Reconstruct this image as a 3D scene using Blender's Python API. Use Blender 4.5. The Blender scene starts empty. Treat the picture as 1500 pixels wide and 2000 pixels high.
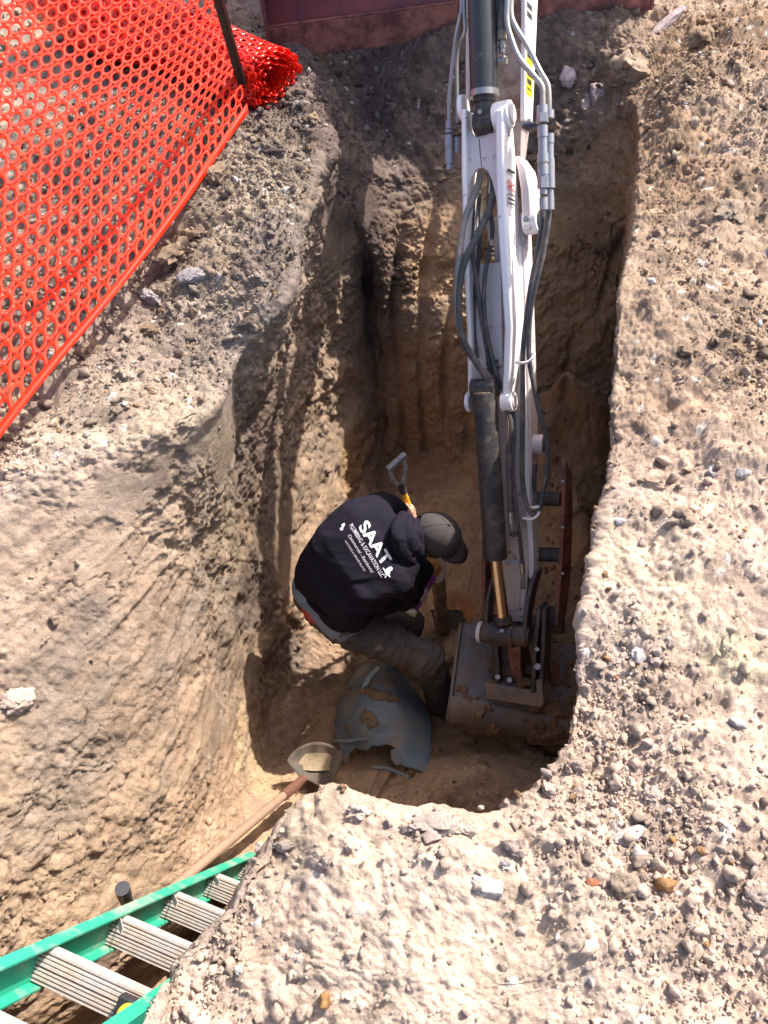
import bpy, bmesh, math, random
import numpy as np
from mathutils import Vector, Matrix
from mathutils.bvhtree import BVHTree

SC = bpy.context.scene
COL = SC.collection
rnd = random.Random(7)
rs = np.random.RandomState(11)

# ------------------------------------------------------------------ camera
PITCH, ROLL, CAMH, FPX = math.radians(55), math.radians(6), 1.65, 1500.0
Fw = np.array([0, math.cos(PITCH), -math.sin(PITCH)])
_R0 = np.array([1.0, 0, 0]); _U0 = np.array([0, math.sin(PITCH), math.cos(PITCH)])
Rt = math.cos(ROLL) * _R0 - math.sin(ROLL) * _U0
Up = math.cos(ROLL) * _U0 + math.sin(ROLL) * _R0
CAM = np.array([0, 0, CAMH])
cd = bpy.data.cameras.new('camera'); cam = bpy.data.objects.new('camera', cd); COL.objects.link(cam)
cam.matrix_world = Matrix(((Rt[0], Up[0], -Fw[0], 0), (Rt[1], Up[1], -Fw[1], 0), (Rt[2], Up[2], -Fw[2], CAMH), (0, 0, 0, 1)))
cd.sensor_fit = 'VERTICAL'; cd.sensor_height = 24; cd.lens = 18; cd.clip_start = 0.02; cd.clip_end = 500
SC.camera = cam

# ------------------------------------------------------------------ light
SUN_EL, SUN_AZ = math.radians(48), math.radians(53)      # azimuth from +Y towards +X
w = bpy.data.worlds.new('World'); SC.world = w; w.use_nodes = True
nt = w.node_tree; bg = nt.nodes['Background']
sky = nt.nodes.new('ShaderNodeTexSky'); sky.sky_type = 'NISHITA'; sky.sun_disc = False
sky.sun_elevation = SUN_EL; sky.sun_rotation = SUN_AZ; sky.air_density = 0.8; sky.dust_density = 3.5; sky.ozone_density = 0.4
nt.links.new(sky.outputs[0], bg.inputs[0]); bg.inputs[1].default_value = 0.15
sd = bpy.data.lights.new('sun', 'SUN'); sd.energy = 4.2; sd.angle = math.radians(0.6); sd.color = (1.0, 0.95, 0.87)
sun = bpy.data.objects.new('sun', sd); COL.objects.link(sun)
to_sun = Vector((math.cos(SUN_EL) * math.sin(SUN_AZ), math.cos(SUN_EL) * math.cos(SUN_AZ), math.sin(SUN_EL)))
sun.rotation_euler = to_sun.to_track_quat('Z', 'Y').to_euler(); sun.location = (3, 1, 6)
SC.view_settings.view_transform = 'Standard'; SC.view_settings.look = 'None'
SC.view_settings.exposure = 1.30; SC.view_settings.gamma = 1.0; SC.view_settings.use_curve_mapping = False

# ------------------------------------------------------------------ survey helpers (photo pixel -> place in the world)
def ray(x, y): return Fw + (x - 750) / FPX * Rt + (1000 - y) / FPX * Up
def P(x, y, z):
    d = ray(x, y); return CAM + (z - CAMH) / d[2] * d
def C(x, y, d): return CAM + d * ray(x, y)
def pix(p):
    v = np.asarray(p) - CAM; d = v @ Fw
    return 750 + FPX * (v @ Rt) / d, 1000 - FPX * (v @ Up) / d, d
def cdir(r, u, t):
    v = r * Rt + u * Up - t * Fw; return v / np.linalg.norm(v)
def nrm(v): v = np.asarray(v, float); return v / (np.linalg.norm(v) + 1e-12)

# ------------------------------------------------------------------ noise
def _hash(i, j, k, s=0):
    n = (i * 374761393 + j * 668265263 + k * 2147483647 + s * 1274126177) & 0xffffffff
    n = ((n ^ (n >> 13)) * 1274126177) & 0xffffffff
    n = ((n ^ (n >> 16)) * 2246822519) & 0xffffffff
    return ((n ^ (n >> 15)) & 0xffffff) / float(0x1000000)
def vnoise(p, s=0):
    q = np.floor(p).astype(np.int64); f = p - q; f = f * f * f * (f * (f * 6 - 15) + 10)
    i, j, k = q[:, 0], q[:, 1], q[:, 2]; x, y, z = f[:, 0], f[:, 1], f[:, 2]
    def L(a, b, t): return a + (b - a) * t
    return 2 * L(L(L(_hash(i, j, k, s), _hash(i + 1, j, k, s), x), L(_hash(i, j + 1, k, s), _hash(i + 1, j + 1, k, s), x), y),
                 L(L(_hash(i, j, k + 1, s), _hash(i + 1, j, k + 1, s), x), L(_hash(i, j + 1, k + 1, s), _hash(i + 1, j + 1, k + 1, s), x), y), z) - 1
def fbm(p, s=0, n=4, g=0.5):
    a, t = 1.0, 0
    for o in range(n):
        t = t + a * vnoise(p * (2 ** o) + o * 7.3, s + o); a *= g
    return t
def worley(p, s=0):
    q = np.floor(p).astype(np.int64); f = p - q
    best = np.full(len(p), 9.0); sec = np.full(len(p), 9.0); idv = np.zeros(len(p))
    for a in (-1, 0, 1):
        for b in (-1, 0, 1):
            for c in (-1, 0, 1):
                i, j, k = q[:, 0] + a, q[:, 1] + b, q[:, 2] + c
                hx = _hash(i, j, k, s)
                dx = a + hx - f[:, 0]; dy = b + _hash(i, j, k, s + 1) - f[:, 1]; dz = c + _hash(i, j, k, s + 2) - f[:, 2]
                d = dx * dx + dy * dy + dz * dz
                m = d < best
                sec = np.where(m, best, np.minimum(sec, d)); idv = np.where(m, hx, idv); best = np.where(m, d, best)
    return np.sqrt(best), np.sqrt(sec), idv
def cr(p0, p1, p2, p3, t):
    return 0.5 * ((2 * p1) + (-p0 + p2) * t + (2 * p0 - 5 * p1 + 4 * p2 - p3) * t * t + (-p0 + 3 * p1 - 3 * p2 + p3) * t ** 3)
def spline(pts, n):
    pts = np.asarray(pts, float); out = []
    P_ = np.vstack([2 * pts[0] - pts[1], pts, 2 * pts[-1] - pts[-2]])
    for i in range(len(pts) - 1):
        for k in range(n): out.append(cr(P_[i], P_[i + 1], P_[i + 2], P_[i + 3], k / n))
    out.append(pts[-1]); return np.array(out)

# ------------------------------------------------------------------ materials
MATS = {}
def mat(name, col, rough=0.7, metal=0.0, var=0.12, scale=20, bump=0.0, bscale=120, dirt=None, dscale=9, dthr=0.55, spec=0.5, trans=0.0, dsharp=0.08):
    """plain coloured material with uneven tone, optional second (dirt / rust / wear) colour and fine relief"""
    if name in MATS: return MATS[name]
    m = bpy.data.materials.new(name); m.use_nodes = True; t = m.node_tree; N = t.nodes; L = t.links
    b = N['Principled BSDF']; b.inputs['Roughness'].default_value = rough; b.inputs['Metallic'].default_value = metal
    b.inputs['Specular IOR Level'].default_value = spec
    tc = N.new('ShaderNodeTexCoord')
    n1 = N.new('ShaderNodeTexNoise'); n1.inputs['Scale'].default_value = scale; n1.inputs['Detail'].default_value = 6
    L.new(tc.outputs['Object'], n1.inputs['Vector'])
    mx = N.new('ShaderNodeMix'); mx.data_type = 'RGBA'
    mx.inputs['A'].default_value = [c * (1 - var) for c in col] + [1]; mx.inputs['B'].default_value = [min(1, c * (1 + var)) for c in col] + [1]
    L.new(n1.outputs['Fac'], mx.inputs['Factor']); out = mx.outputs['Result']
    if dirt:
        n2 = N.new('ShaderNodeTexNoise'); n2.inputs['Scale'].default_value = dscale; n2.inputs['Detail'].default_value = 9; n2.inputs['Roughness'].default_value = 0.68
        L.new(tc.outputs['Object'], n2.inputs['Vector'])
        mr = N.new('ShaderNodeMapRange'); mr.inputs['From Min'].default_value = dthr - dsharp; mr.inputs['From Max'].default_value = dthr + dsharp
        L.new(n2.outputs['Fac'], mr.inputs['Value'])
        m2 = N.new('ShaderNodeMix'); m2.data_type = 'RGBA'; L.new(mr.outputs['Result'], m2.inputs['Factor']); L.new(out, m2.inputs['A'])
        m2.inputs['B'].default_value = list(dirt) + [1]; out = m2.outputs['Result']
        r2 = N.new('ShaderNodeMapRange'); L.new(mr.outputs['Result'], r2.inputs['Value']); r2.inputs['To Min'].default_value = rough; r2.inputs['To Max'].default_value = 0.95
        L.new(r2.outputs['Result'], b.inputs['Roughness'])
        if metal:
            r3 = N.new('ShaderNodeMapRange'); L.new(mr.outputs['Result'], r3.inputs['Value']); r3.inputs['To Min'].default_value = metal; r3.inputs['To Max'].default_value = 0
            L.new(r3.outputs['Result'], b.inputs['Metallic'])
    L.new(out, b.inputs['Base Color'])
    if bump:
        n3 = N.new('ShaderNodeTexNoise'); n3.inputs['Scale'].default_value = bscale; n3.inputs['Detail'].default_value = 6
        L.new(tc.outputs['Object'], n3.inputs['Vector'])
        bp = N.new('ShaderNodeBump'); bp.inputs['Strength'].default_value = bump; bp.inputs['Distance'].default_value = 0.004
        L.new(n3.outputs['Fac'], bp.inputs['Height']); L.new(bp.outputs['Normal'], b.inputs['Normal'])
    if trans:
        tr = N.new('ShaderNodeBsdfTranslucent'); tr.inputs['Color'].default_value = list(col) + [1]
        ms = N.new('ShaderNodeMixShader'); ms.inputs['Fac'].default_value = trans
        L.new(b.outputs[0], ms.inputs[1]); L.new(tr.outputs[0], ms.inputs[2]); L.new(ms.outputs[0], N['Material Output'].inputs['Surface'])
    MATS[name] = m; return m

def soil_mat(name, attr=True, col=(0.42, 0.33, 0.24), fine=1.0, vary=True):
    if name in MATS: return MATS[name]
    m = bpy.data.materials.new(name); m.use_nodes = True; t = m.node_tree; N = t.nodes; L = t.links
    b = N['Principled BSDF']; b.inputs['Roughness'].default_value = 0.95; b.inputs['Specular IOR Level'].default_value = 0.15
    tc = N.new('ShaderNodeNewGeometry'); pos = tc.outputs['Position']
    if attr:
        a = N.new('ShaderNodeAttribute'); a.attribute_name = 'soil'; base = a.outputs['Color']
    else:
        rgb = N.new('ShaderNodeRGB'); rgb.outputs[0].default_value = list(col) + [1]; base = rgb.outputs[0]
    if vary:
        oi = N.new('ShaderNodeObjectInfo')
        hs = N.new('ShaderNodeHueSaturation'); L.new(base, hs.inputs['Color'])
        mr0 = N.new('ShaderNodeMapRange'); L.new(oi.outputs['Random'], mr0.inputs['Value']); mr0.inputs['To Min'].default_value = 0.85; mr0.inputs['To Max'].default_value = 1.15
        if not attr: L.new(mr0.outputs['Result'], hs.inputs['Value'])
        base = hs.outputs['Color']
    def noise(sc, de=8, ro=0.6):
        n = N.new('ShaderNodeTexNoise'); n.inputs['Scale'].default_value = sc; n.inputs['Detail'].default_value = de; n.inputs['Roughness'].default_value = ro
        L.new(pos, n.inputs['Vector']); return n
    def mul(c, fac_out, lo, hi, a0=0.3, a1=0.7):
        mr = N.new('ShaderNodeMapRange'); L.new(fac_out, mr.inputs['Value'])
        mr.inputs['From Min'].default_value = a0; mr.inputs['From Max'].default_value = a1; mr.inputs['To Min'].default_value = lo; mr.inputs['To Max'].default_value = hi
        x = N.new('ShaderNodeVectorMath'); x.operation = 'SCALE'; L.new(c, x.inputs[0]); L.new(mr.outputs['Result'], x.inputs['Scale']); return x.outputs[0]
    c = mul(base, noise(4).outputs['Fac'], 0.84, 1.12)
    c = mul(c, noise(16, 9, .7).outputs['Fac'], 0.85, 1.14)
    c = mul(c, noise(60).outputs['Fac'], 0.86, 1.12)
    c = mul(c, noise(260, 4).outputs['Fac'], 0.80, 1.18)
    # warm / grey mottling of the soil itself
    n = noise(9, 6); mr = N.new('ShaderNodeMapRange'); L.new(n.outputs['Fac'], mr.inputs['Value']); mr.inputs['From Min'].default_value = 0.5; mr.inputs['From Max'].default_value = 0.75
    mr.inputs['To Max'].default_value = 0.4
    tint = N.new('ShaderNodeVectorMath'); tint.operation = 'MULTIPLY'; L.new(c, tint.inputs[0]); tint.inputs[1].default_value = (1.05, 0.93, 0.78)
    mx = N.new('ShaderNodeMix'); mx.data_type = 'RGBA'; L.new(mr.outputs['Result'], mx.inputs['Factor']); L.new(c, mx.inputs['A']); L.new(tint.outputs[0], mx.inputs['B'])
    L.new(mx.outputs['Result'], b.inputs['Base Color'])
    bumps = None
    for sc, st_, di, de, ro in ((40, .55, .018, 12, .75), (150, .85, .009, 8, .75), (520, .6, .003, 3, .6)):
        nf = noise(sc, de, ro); bb = N.new('ShaderNodeBump'); bb.inputs['Strength'].default_value = st_ * fine; bb.inputs['Distance'].default_value = di
        L.new(nf.outputs['Fac'], bb.inputs['Height'])
        if bumps: L.new(bumps.outputs[0], bb.inputs['Normal'])
        bumps = bb
    L.new(bumps.outputs[0], b.inputs['Normal'])
    MATS[name] = m; return m

# ------------------------------------------------------------------ object helpers
WL = {}      # world origin of each object (no rotations are used on parents)
def props(o, label=None, cat=None, group=None, kind=None):
    if label: o['label'] = label
    if cat: o['category'] = cat
    if group: o['group'] = group
    if kind: o['kind'] = kind
    return o
def link(o, parent, origin):
    COL.objects.link(o); origin = np.asarray(origin, float)
    if parent is not None:
        o.parent = parent; o.location = Vector(origin - WL[parent.name])
    else: o.location = Vector(origin)
    WL[o.name] = origin; return o
def empty(name, loc, label, cat, group=None):
    o = bpy.data.objects.new(name, None); o.empty_display_size = 0.1; link(o, None, loc); return props(o, label, cat, group)
def mesh_obj(name, V, F, m, parent=None, smooth=True, angle=35, bevel=0, solid=0, origin=None):
    V = np.asarray(V, float); o0 = V.mean(0) if origin is None else np.asarray(origin, float)
    me = bpy.data.meshes.new(name); me.from_pydata((V - o0).tolist(), [], F); me.validate(); me.update()
    bm = bmesh.new(); bm.from_mesh(me); bmesh.ops.recalc_face_normals(bm, faces=bm.faces); bm.to_mesh(me); bm.free()
    if smooth:
        me.polygons.foreach_set('use_smooth', [True] * len(me.polygons))
        me.set_sharp_from_angle(angle=math.radians(angle))
    me.materials.append(m)
    o = bpy.data.objects.new(name, me); link(o, parent, o0)
    if solid:
        s = o.modifiers.new('thick', 'SOLIDIFY'); s.thickness = solid; s.offset = 0
    if bevel:
        b = o.modifiers.new('edge', 'BEVEL'); b.width = bevel; b.segments = 2; b.limit_method = 'ANGLE'; b.angle_limit = math.radians(40)
    return o
class MB:
    def __init__(s): s.V = []; s.F = []
    def add(s, V, F):
        n = len(s.V); s.V += [tuple(map(float, v)) for v in V]; s.F += [tuple(n + i for i in f) for f in F]; return s
    def hexa(s, c):   # 8 corners: 0-3 one side loop, 4-7 other side loop
        return s.add(c, [(0, 1, 2, 3), (7, 6, 5, 4), (0, 4, 5, 1), (1, 5, 6, 2), (2, 6, 7, 3), (3, 7, 4, 0)])
    def box(s, c, ax, ay, az):   # centre and three half-axis vectors
        c, ax, ay, az = map(np.asarray, (c, ax, ay, az))
        return s.hexa([c - ax - ay - az, c + ax - ay - az, c + ax + ay - az, c - ax + ay - az, c - ax - ay + az, c + ax - ay + az, c + ax + ay + az, c - ax + ay + az])
    def tube(s, pts, r, n=10, cap=True, hollow=0):
        pts = np.asarray(pts, float); k = len(pts); rr = np.broadcast_to(np.asarray(r, float), (k,))
        T = np.gradient(pts, axis=0); T /= np.linalg.norm(T, axis=1)[:, None] + 1e-12
        a = np.array([0, 0, 1.0]) if abs(T[0][2]) < 0.9 else np.array([1.0, 0, 0])
        A = np.cross(T[0], a); A /= np.linalg.norm(A); V = []
        for i in range(k):
            A = A - T[i] * (A @ T[i]); A /= np.linalg.norm(A); B = np.cross(T[i], A)
            for j in range(n):
                q = 2 * math.pi * j / n; V.append(pts[i] + rr[i] * (math.cos(q) * A + math.sin(q) * B))
        F = [(i * n + j, i * n + (j + 1) % n, (i + 1) * n + (j + 1) % n, (i + 1) * n + j) for i in range(k - 1) for j in range(n)]
        if cap: F += [tuple(range(n))[::-1], tuple((k - 1) * n + j for j in range(n))]
        return s.add(V, F)
    def cyl(s, a, b, r, n=20): return s.tube([a, b], r, n)
    def prism(s, loop, d):    # loop of 3D points, extruded by vector d
        loop = [np.asarray(p, float) for p in loop]; n = len(loop)
        return s.add(loop + [p + d for p in loop], [tuple(range(n))[::-1], tuple(range(n, 2 * n))] + [(i, (i + 1) % n, n + (i + 1) % n, n + i) for i in range(n)])
    def ball(s, c, r, M=None, n=10):
        V = []; F = []; c = np.asarray(c, float)
        for i in range(n + 1):
            for j in range(2 * n):
                th = math.pi * i / n; ph = math.pi * j / n; v = np.array([math.sin(th) * math.cos(ph), math.sin(th) * math.sin(ph), math.cos(th)])
                V.append(c + (v * r if M is None else M @ v))
        F = [(i * 2 * n + j, i * 2 * n + (j + 1) % (2 * n), (i + 1) * 2 * n + (j + 1) % (2 * n), (i + 1) * 2 * n + j) for i in range(n) for j in range(2 * n)]
        return s.add(V, F)
    def capsule(s, a, b, ra, rb, n=16):
        a, b = np.asarray(a, float), np.asarray(b, float); d = b - a; L = np.linalg.norm(d); t = d / L; pts = []; rr = []
        for k in range(7):
            q = math.pi / 2 * k / 6; pts.append(a - t * ra * math.cos(q)); rr.append(max(ra * math.sin(q), 1e-4))
        for k in range(7):
            q = math.pi / 2 * k / 6; pts.append(b + t * rb * math.sin(q)); rr.append(max(rb * math.cos(q), 1e-4))
        return s.tube(pts, rr, n)
    def build(s, name, m, parent=None, **k): return mesh_obj(name, s.V, s.F, m, parent, **k)

def remeshed(mb, voxel, smooth_it=6, origin=None):
    """joins overlapping volumes into one continuous skin; returns verts, faces"""
    me = bpy.data.meshes.new('tmp'); me.from_pydata(mb.V, [], mb.F); me.validate()
    bm = bmesh.new(); bm.from_mesh(me); bmesh.ops.remove_doubles(bm, verts=bm.verts, dist=1e-5); bmesh.ops.recalc_face_normals(bm, faces=bm.faces); bm.to_mesh(me); bm.free()
    o = bpy.data.objects.new('tmp', me); COL.objects.link(o)
    r = o.modifiers.new('r', 'REMESH'); r.mode = 'VOXEL'; r.voxel_size = voxel
    sm = o.modifiers.new('s', 'SMOOTH'); sm.iterations = smooth_it; sm.factor = 0.6
    dg = bpy.context.evaluated_depsgraph_get(); e = o.evaluated_get(dg); m2 = e.to_mesh()
    V = np.empty(len(m2.vertices) * 3); m2.vertices.foreach_get('co', V); V = V.reshape(-1, 3).copy()
    N_ = np.empty(len(m2.vertices) * 3); m2.vertices.foreach_get('normal', N_); N_ = N_.reshape(-1, 3).copy()
    F = [tuple(p.vertices) for p in m2.polygons]
    e.to_mesh_clear(); bpy.data.objects.remove(o); bpy.data.meshes.remove(me); return V, F, N_

# ================================================================== THE GROUND AND THE PIT (one sheet)
FZ = -2.0
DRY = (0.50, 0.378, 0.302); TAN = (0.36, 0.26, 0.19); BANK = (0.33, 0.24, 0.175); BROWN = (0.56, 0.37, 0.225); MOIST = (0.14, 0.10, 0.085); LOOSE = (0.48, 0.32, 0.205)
# station: rim(px,py,z), mid(px,py,z)|None, foot(px,py,z), ground colour, wall colour, density weight
ST = [
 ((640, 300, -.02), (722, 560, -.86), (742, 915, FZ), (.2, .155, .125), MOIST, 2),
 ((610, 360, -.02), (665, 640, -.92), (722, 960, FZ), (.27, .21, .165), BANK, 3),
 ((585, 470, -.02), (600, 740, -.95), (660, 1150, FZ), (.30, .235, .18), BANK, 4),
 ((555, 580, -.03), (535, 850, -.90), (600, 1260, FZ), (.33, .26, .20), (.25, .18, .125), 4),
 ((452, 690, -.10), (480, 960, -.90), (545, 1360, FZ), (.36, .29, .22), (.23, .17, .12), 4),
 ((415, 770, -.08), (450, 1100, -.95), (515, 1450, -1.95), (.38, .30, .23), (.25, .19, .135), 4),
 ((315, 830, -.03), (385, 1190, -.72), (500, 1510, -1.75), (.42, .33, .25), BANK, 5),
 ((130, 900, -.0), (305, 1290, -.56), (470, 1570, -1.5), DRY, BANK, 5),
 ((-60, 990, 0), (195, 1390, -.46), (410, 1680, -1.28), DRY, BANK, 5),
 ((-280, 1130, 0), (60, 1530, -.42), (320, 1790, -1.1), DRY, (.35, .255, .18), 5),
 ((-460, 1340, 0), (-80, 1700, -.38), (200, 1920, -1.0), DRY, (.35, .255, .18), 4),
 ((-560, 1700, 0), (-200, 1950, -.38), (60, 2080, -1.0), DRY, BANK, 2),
 ((-250, 2300, 0), None, (80, 2250, -1.0), DRY, BANK, 1),
 ((120, 2330, 0), None, (300, 2250, -1.05), DRY, BANK, 1),
 ((285, 2060, 0), None, (380, 2020, -1.15), DRY, BANK, 2),
 ((325, 1900, 0), None, (430, 1850, -1.25), DRY, BANK, 3),
 ((425, 1785, 0), None, (500, 1720, -1.5), DRY, BANK, 3),
 ((485, 1690, 0), None, (560, 1610, -1.75), DRY, BANK, 3),
 ((555, 1595, 0), None, (610, 1565, -1.85), DRY, BANK, 3),
 ((640, 1560, 0), None, (700, 1600, -1.8), DRY, BROWN, 3),
 ((760, 1590, 0), None, (800, 1640, -1.6), DRY, LOOSE, 3),
 ((850, 1600, 0), None, (900, 1660, -1.5), DRY, LOOSE, 3),
 ((965, 1605, 0), None, (1010, 1620, -1.5), DRY, LOOSE, 3),
 ((1040, 1535, 0), None, (1150, 1530, -1.7), DRY, LOOSE, 3),
 ((1105, 1460, 0), None, (1200, 1420, FZ), DRY, BROWN, 3),
 ((1130, 1330, 0), None, (1220, 1320, FZ), DRY, BROWN, 3),
 ((1150, 1190, 0), None, (1230, 1200, FZ), DRY, BROWN, 3),
 ((1170, 1075, 0), None, (1225, 1120, FZ), DRY, BROWN, 3),
 ((1196, 950, 0), None, (1222, 1060, FZ), DRY, BROWN, 3),
 ((1202, 800, 0), None, (1215, 1010, FZ), TAN, BROWN, 3),
 ((1212, 600, -.0), None, (1205, 985, FZ), TAN, BROWN, 4),
 ((1245, 400, -.05), (1207, 560, -1.0), (1192, 975, FZ), TAN, BROWN, 8),
 ((1238, 200, -.12), (1200, 580, -1.08), (1190, 950, FZ), TAN, BROWN, 17),
 ((1110, 250, -.34), (1085, 620, -1.12), (1085, 950, FZ), (.25, .18, .14), BROWN, 4),  # far shelf: moist soil, darkened further to paint in the machine's shade
 ((960, 285, -.40), (950, 640, -1.10), (960, 930, FZ), (.20, .145, .12), BROWN, 4),
 ((820, 315, -.38), (830, 640, -1.04), (845, 915, FZ), (.19, .14, .12), BROWN, 4),
 ((720, 325, -.30), (745, 600, -.90), (758, 905, FZ), (.18, .135, .12), MOIST, 3),
]
CEN = P(830, 1370, FZ - .05)
def build_sheet():
    ctrl = []; colr = []; wts = []
    for rim, mid, foot, gc, wc, wt in ST:
        farst = rim[1] < 320 and 700 < rim[0] < 1200
        r = P(*rim); f = P(*foot); out = np.array([r[0] - CEN[0], r[1] - CEN[1], 0]); out /= np.linalg.norm(out)
        if mid: m_ = P(*mid)
        else: m_ = 0.5 * r + 0.5 * f; m_[2] = -.9; m_ += out * 0.03
        inn = 0.45 * CEN + 0.55 * f; inn[2] = FZ + (f[2] - FZ) * 0.25
        up = r * 0.86 + m_ * 0.14
        up = up + (out * 0.02 if mid is None else out * -0.01)
        if rim[0] < 320 and mid: up = r * .80 + m_ * .20 + np.array([0, 0, .035])
        L = [CEN, inn, f, m_, up, r, r + out * .28 + [0, 0, .015], r + out * 1.9 + [0, 0, .03], r + out * 5 + [0, 0, .0], r + out * 70]
        if farst: L[6] = r + out * .34 + [0, 0, .20 + .0]; L[6][2] = -.03
        ctrl.append(L)
        gc, wc = np.array(gc), np.array(wc); l = np.array(LOOSE)
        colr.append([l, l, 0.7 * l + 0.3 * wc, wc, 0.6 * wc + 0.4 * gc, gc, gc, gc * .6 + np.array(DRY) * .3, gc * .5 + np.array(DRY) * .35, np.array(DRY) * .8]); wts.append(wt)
    ctrl = np.array(ctrl); colr = np.array(colr); n = len(ST)
    # around
    fine = []; fcol = []
    for i in range(n):
        for q in range(60):
            t = q / 60; fine.append(cr(ctrl[i - 1], ctrl[i], ctrl[(i + 1) % n], ctrl[(i + 2) % n], t)); fcol.append(colr[i] * (1 - t) + colr[(i + 1) % n] * t)
    fine = np.array(fine); fcol = np.array(fcol); m = 0
    for lv, s_ in ((2, .5), (3, .8), (5, 1.0), (6, 1.0)):
        m = m + s_ * np.linalg.norm(np.roll(fine[:, lv], -1, 0) - fine[:, lv], axis=1)
    mid_ = fine[:, 6] * .5 + fine[:, 7] * .5; m = m + 1.1 * np.linalg.norm(np.roll(mid_, -1, 0) - mid_, axis=1)
    vis = 0
    for lv in (2, 3, 4, 5, 6, 7):
        v = fine[:, lv] - CAM; dd = v @ Fw; px, py = 750 + FPX * (v @ Rt) / dd, 1000 - FPX * (v @ Up) / dd
        vis = np.maximum(vis, (dd > .1) & (px > -250) & (px < 1750) & (py > -250) & (py < 2250))
    m = m * (0.12 + 0.88 * vis); cum = np.concatenate([[0], np.cumsum(m)]); K = 1700
    tgt = np.arange(K) / K * cum[-1]; ix = np.searchsorted(cum, tgt, side='right') - 1; fr = (tgt - cum[ix]) / m[ix]; nx_ = (ix + 1) % len(fine)
    cols = fine[ix] * (1 - fr)[:, None, None] + fine[nx_] * fr[:, None, None]; ccol = fcol[ix] * (1 - fr)[:, None, None] + fcol[nx_] * fr[:, None, None]
    cols = np.array(cols); ccol = np.array(ccol)               # NU x M x 3
    cnt = [20, 50, 120, 110, 26, 80, 230, 20, 8]; rows = []; rc = []; lev = []
    M = ctrl.shape[1]
    for j in range(M - 1):
        a, b = cols[:, j], cols[:, j + 1]
        pa = cols[:, j - 1] if j else 2 * a - b; pb = cols[:, j + 2] if j + 2 < M else 2 * b - a
        if np.linalg.norm(a - b, axis=1).mean() * 4 < np.linalg.norm(b - pb, axis=1).mean() or j >= 5: pb = 2 * b - a
        if j and np.linalg.norm(a - b, axis=1).mean() * 4 < np.linalg.norm(a - pa, axis=1).mean() or j in (4, 5): pa = 2 * a - b
        if j == 3: pb = 2 * b - a
        for q in range(cnt[j]):
            t = q / cnt[j]; tt = t if j < 6 else t ** (1.5 if j == 6 else 1.3)
            rows.append(cr(pa, a, b, pb, tt)); rc.append(ccol[:, j] * (1 - tt) + ccol[:, j + 1] * tt); lev.append(j + t)
    rows.append(cols[:, -1]); rc.append(ccol[:, -1]); lev.append(M - 1)
    X = np.array(rows); Cc = np.array(rc); lev = np.array(lev)
    return X, Cc, lev
X, SCOL, LEV = build_sheet()
NR, NC = X.shape[:2]
def grid_normals(X):
    du = np.roll(X, -1, 1) - np.roll(X, 1, 1); dv = np.empty_like(X); dv[1:-1] = X[2:] - X[:-2]; dv[0] = X[1] - X[0]; dv[-1] = X[-1] - X[-2]
    n = np.cross(dv, du); l = np.linalg.norm(n, axis=2, keepdims=True); n = n / (l + 1e-12)
    n[0] = (0, 0, 1); return n
N0 = grid_normals(X)
if N0[LEV > 6.5][:, :, 2].mean() < 0: N0 = -N0
N0[0] = (0, 0, 1)
pf = X.reshape(-1, 3); nf_ = N0.reshape(-1, 3); levf = np.repeat(LEV, NC)
ground = np.clip((levf - 4.7) / 0.8, 0, 1); wall = np.clip(1 - abs(levf - 3.4) / 1.9, 0, 1) ** 0.6; floor_ = np.clip((2.2 - levf) / 0.7, 0, 1); far = np.clip((levf - 7.2) / .8, 0, 1)
warp = pf + 0.03 * np.stack([vnoise(pf * 9, 50), vnoise(pf * 9, 51), vnoise(pf * 9, 52)], 1)
d = 0.055 * fbm(pf * 2.3, 1, 2) * (0.35 + 0.5 * ground)
d += (0.022 - .008 * wall) * fbm(warp * 6.5, 5, 3)
# lumpy clods: rounded tops with creases between
f1, f2, idv = worley(warp * 16, 9); d += (0.008 - .0035 * wall + 0.002 * ground + .006 * ground * (pf[:, 1] > 2.2)) * (np.minimum(f2 - f1, 0.6) * 1.6 - 0.4) * (0.45 + 0.9 * np.clip(vnoise(pf * 3.1, 77) + .4, 0, 1))
g1, g2, idg = worley(warp * 48, 19); d += (0.0030 - .001 * wall + 0.0025 * ground) * (np.minimum(g2 - g1, 0.7) * 1.5 - 0.4)
d += (0.0065 + .0015 * wall) * fbm(pf * 34, 12, 4, 0.68)
# broken ledges and slabs on the walls: terraced noise
tn = fbm(warp * np.array([5.5, 5.5, 8.0]), 31, 3); st = np.round(tn * 4) / 4; d += wall * 0.020 * (0.35 * tn + 0.65 * (st + 0.25 * np.tanh((tn - st) * 22)))
# cracks
cr1 = np.abs(fbm(warp * 7, 44, 4)); crk = np.exp(-(cr1 / 0.035) ** 2) * np.clip(vnoise(pf * 4, 46) * 2 + .3, 0, 1); d -= (0.022 * wall + 0.003) * crk
d -= floor_ * 0.02
# faces smeared flat by the back of the bucket, with broken hollows left between them
msk = np.clip(vnoise(pf * 2.7, 140) * 2.2 + .75, 0, 1) * np.clip(wall * 1.3, 0, 1)
capv = 0.004 + 0.008 * vnoise(pf * 4.2, 141); sm = np.where(d > capv, capv + (d - capv) * 0.12, d); d = d * (1 - msk) + sm * msk
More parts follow.
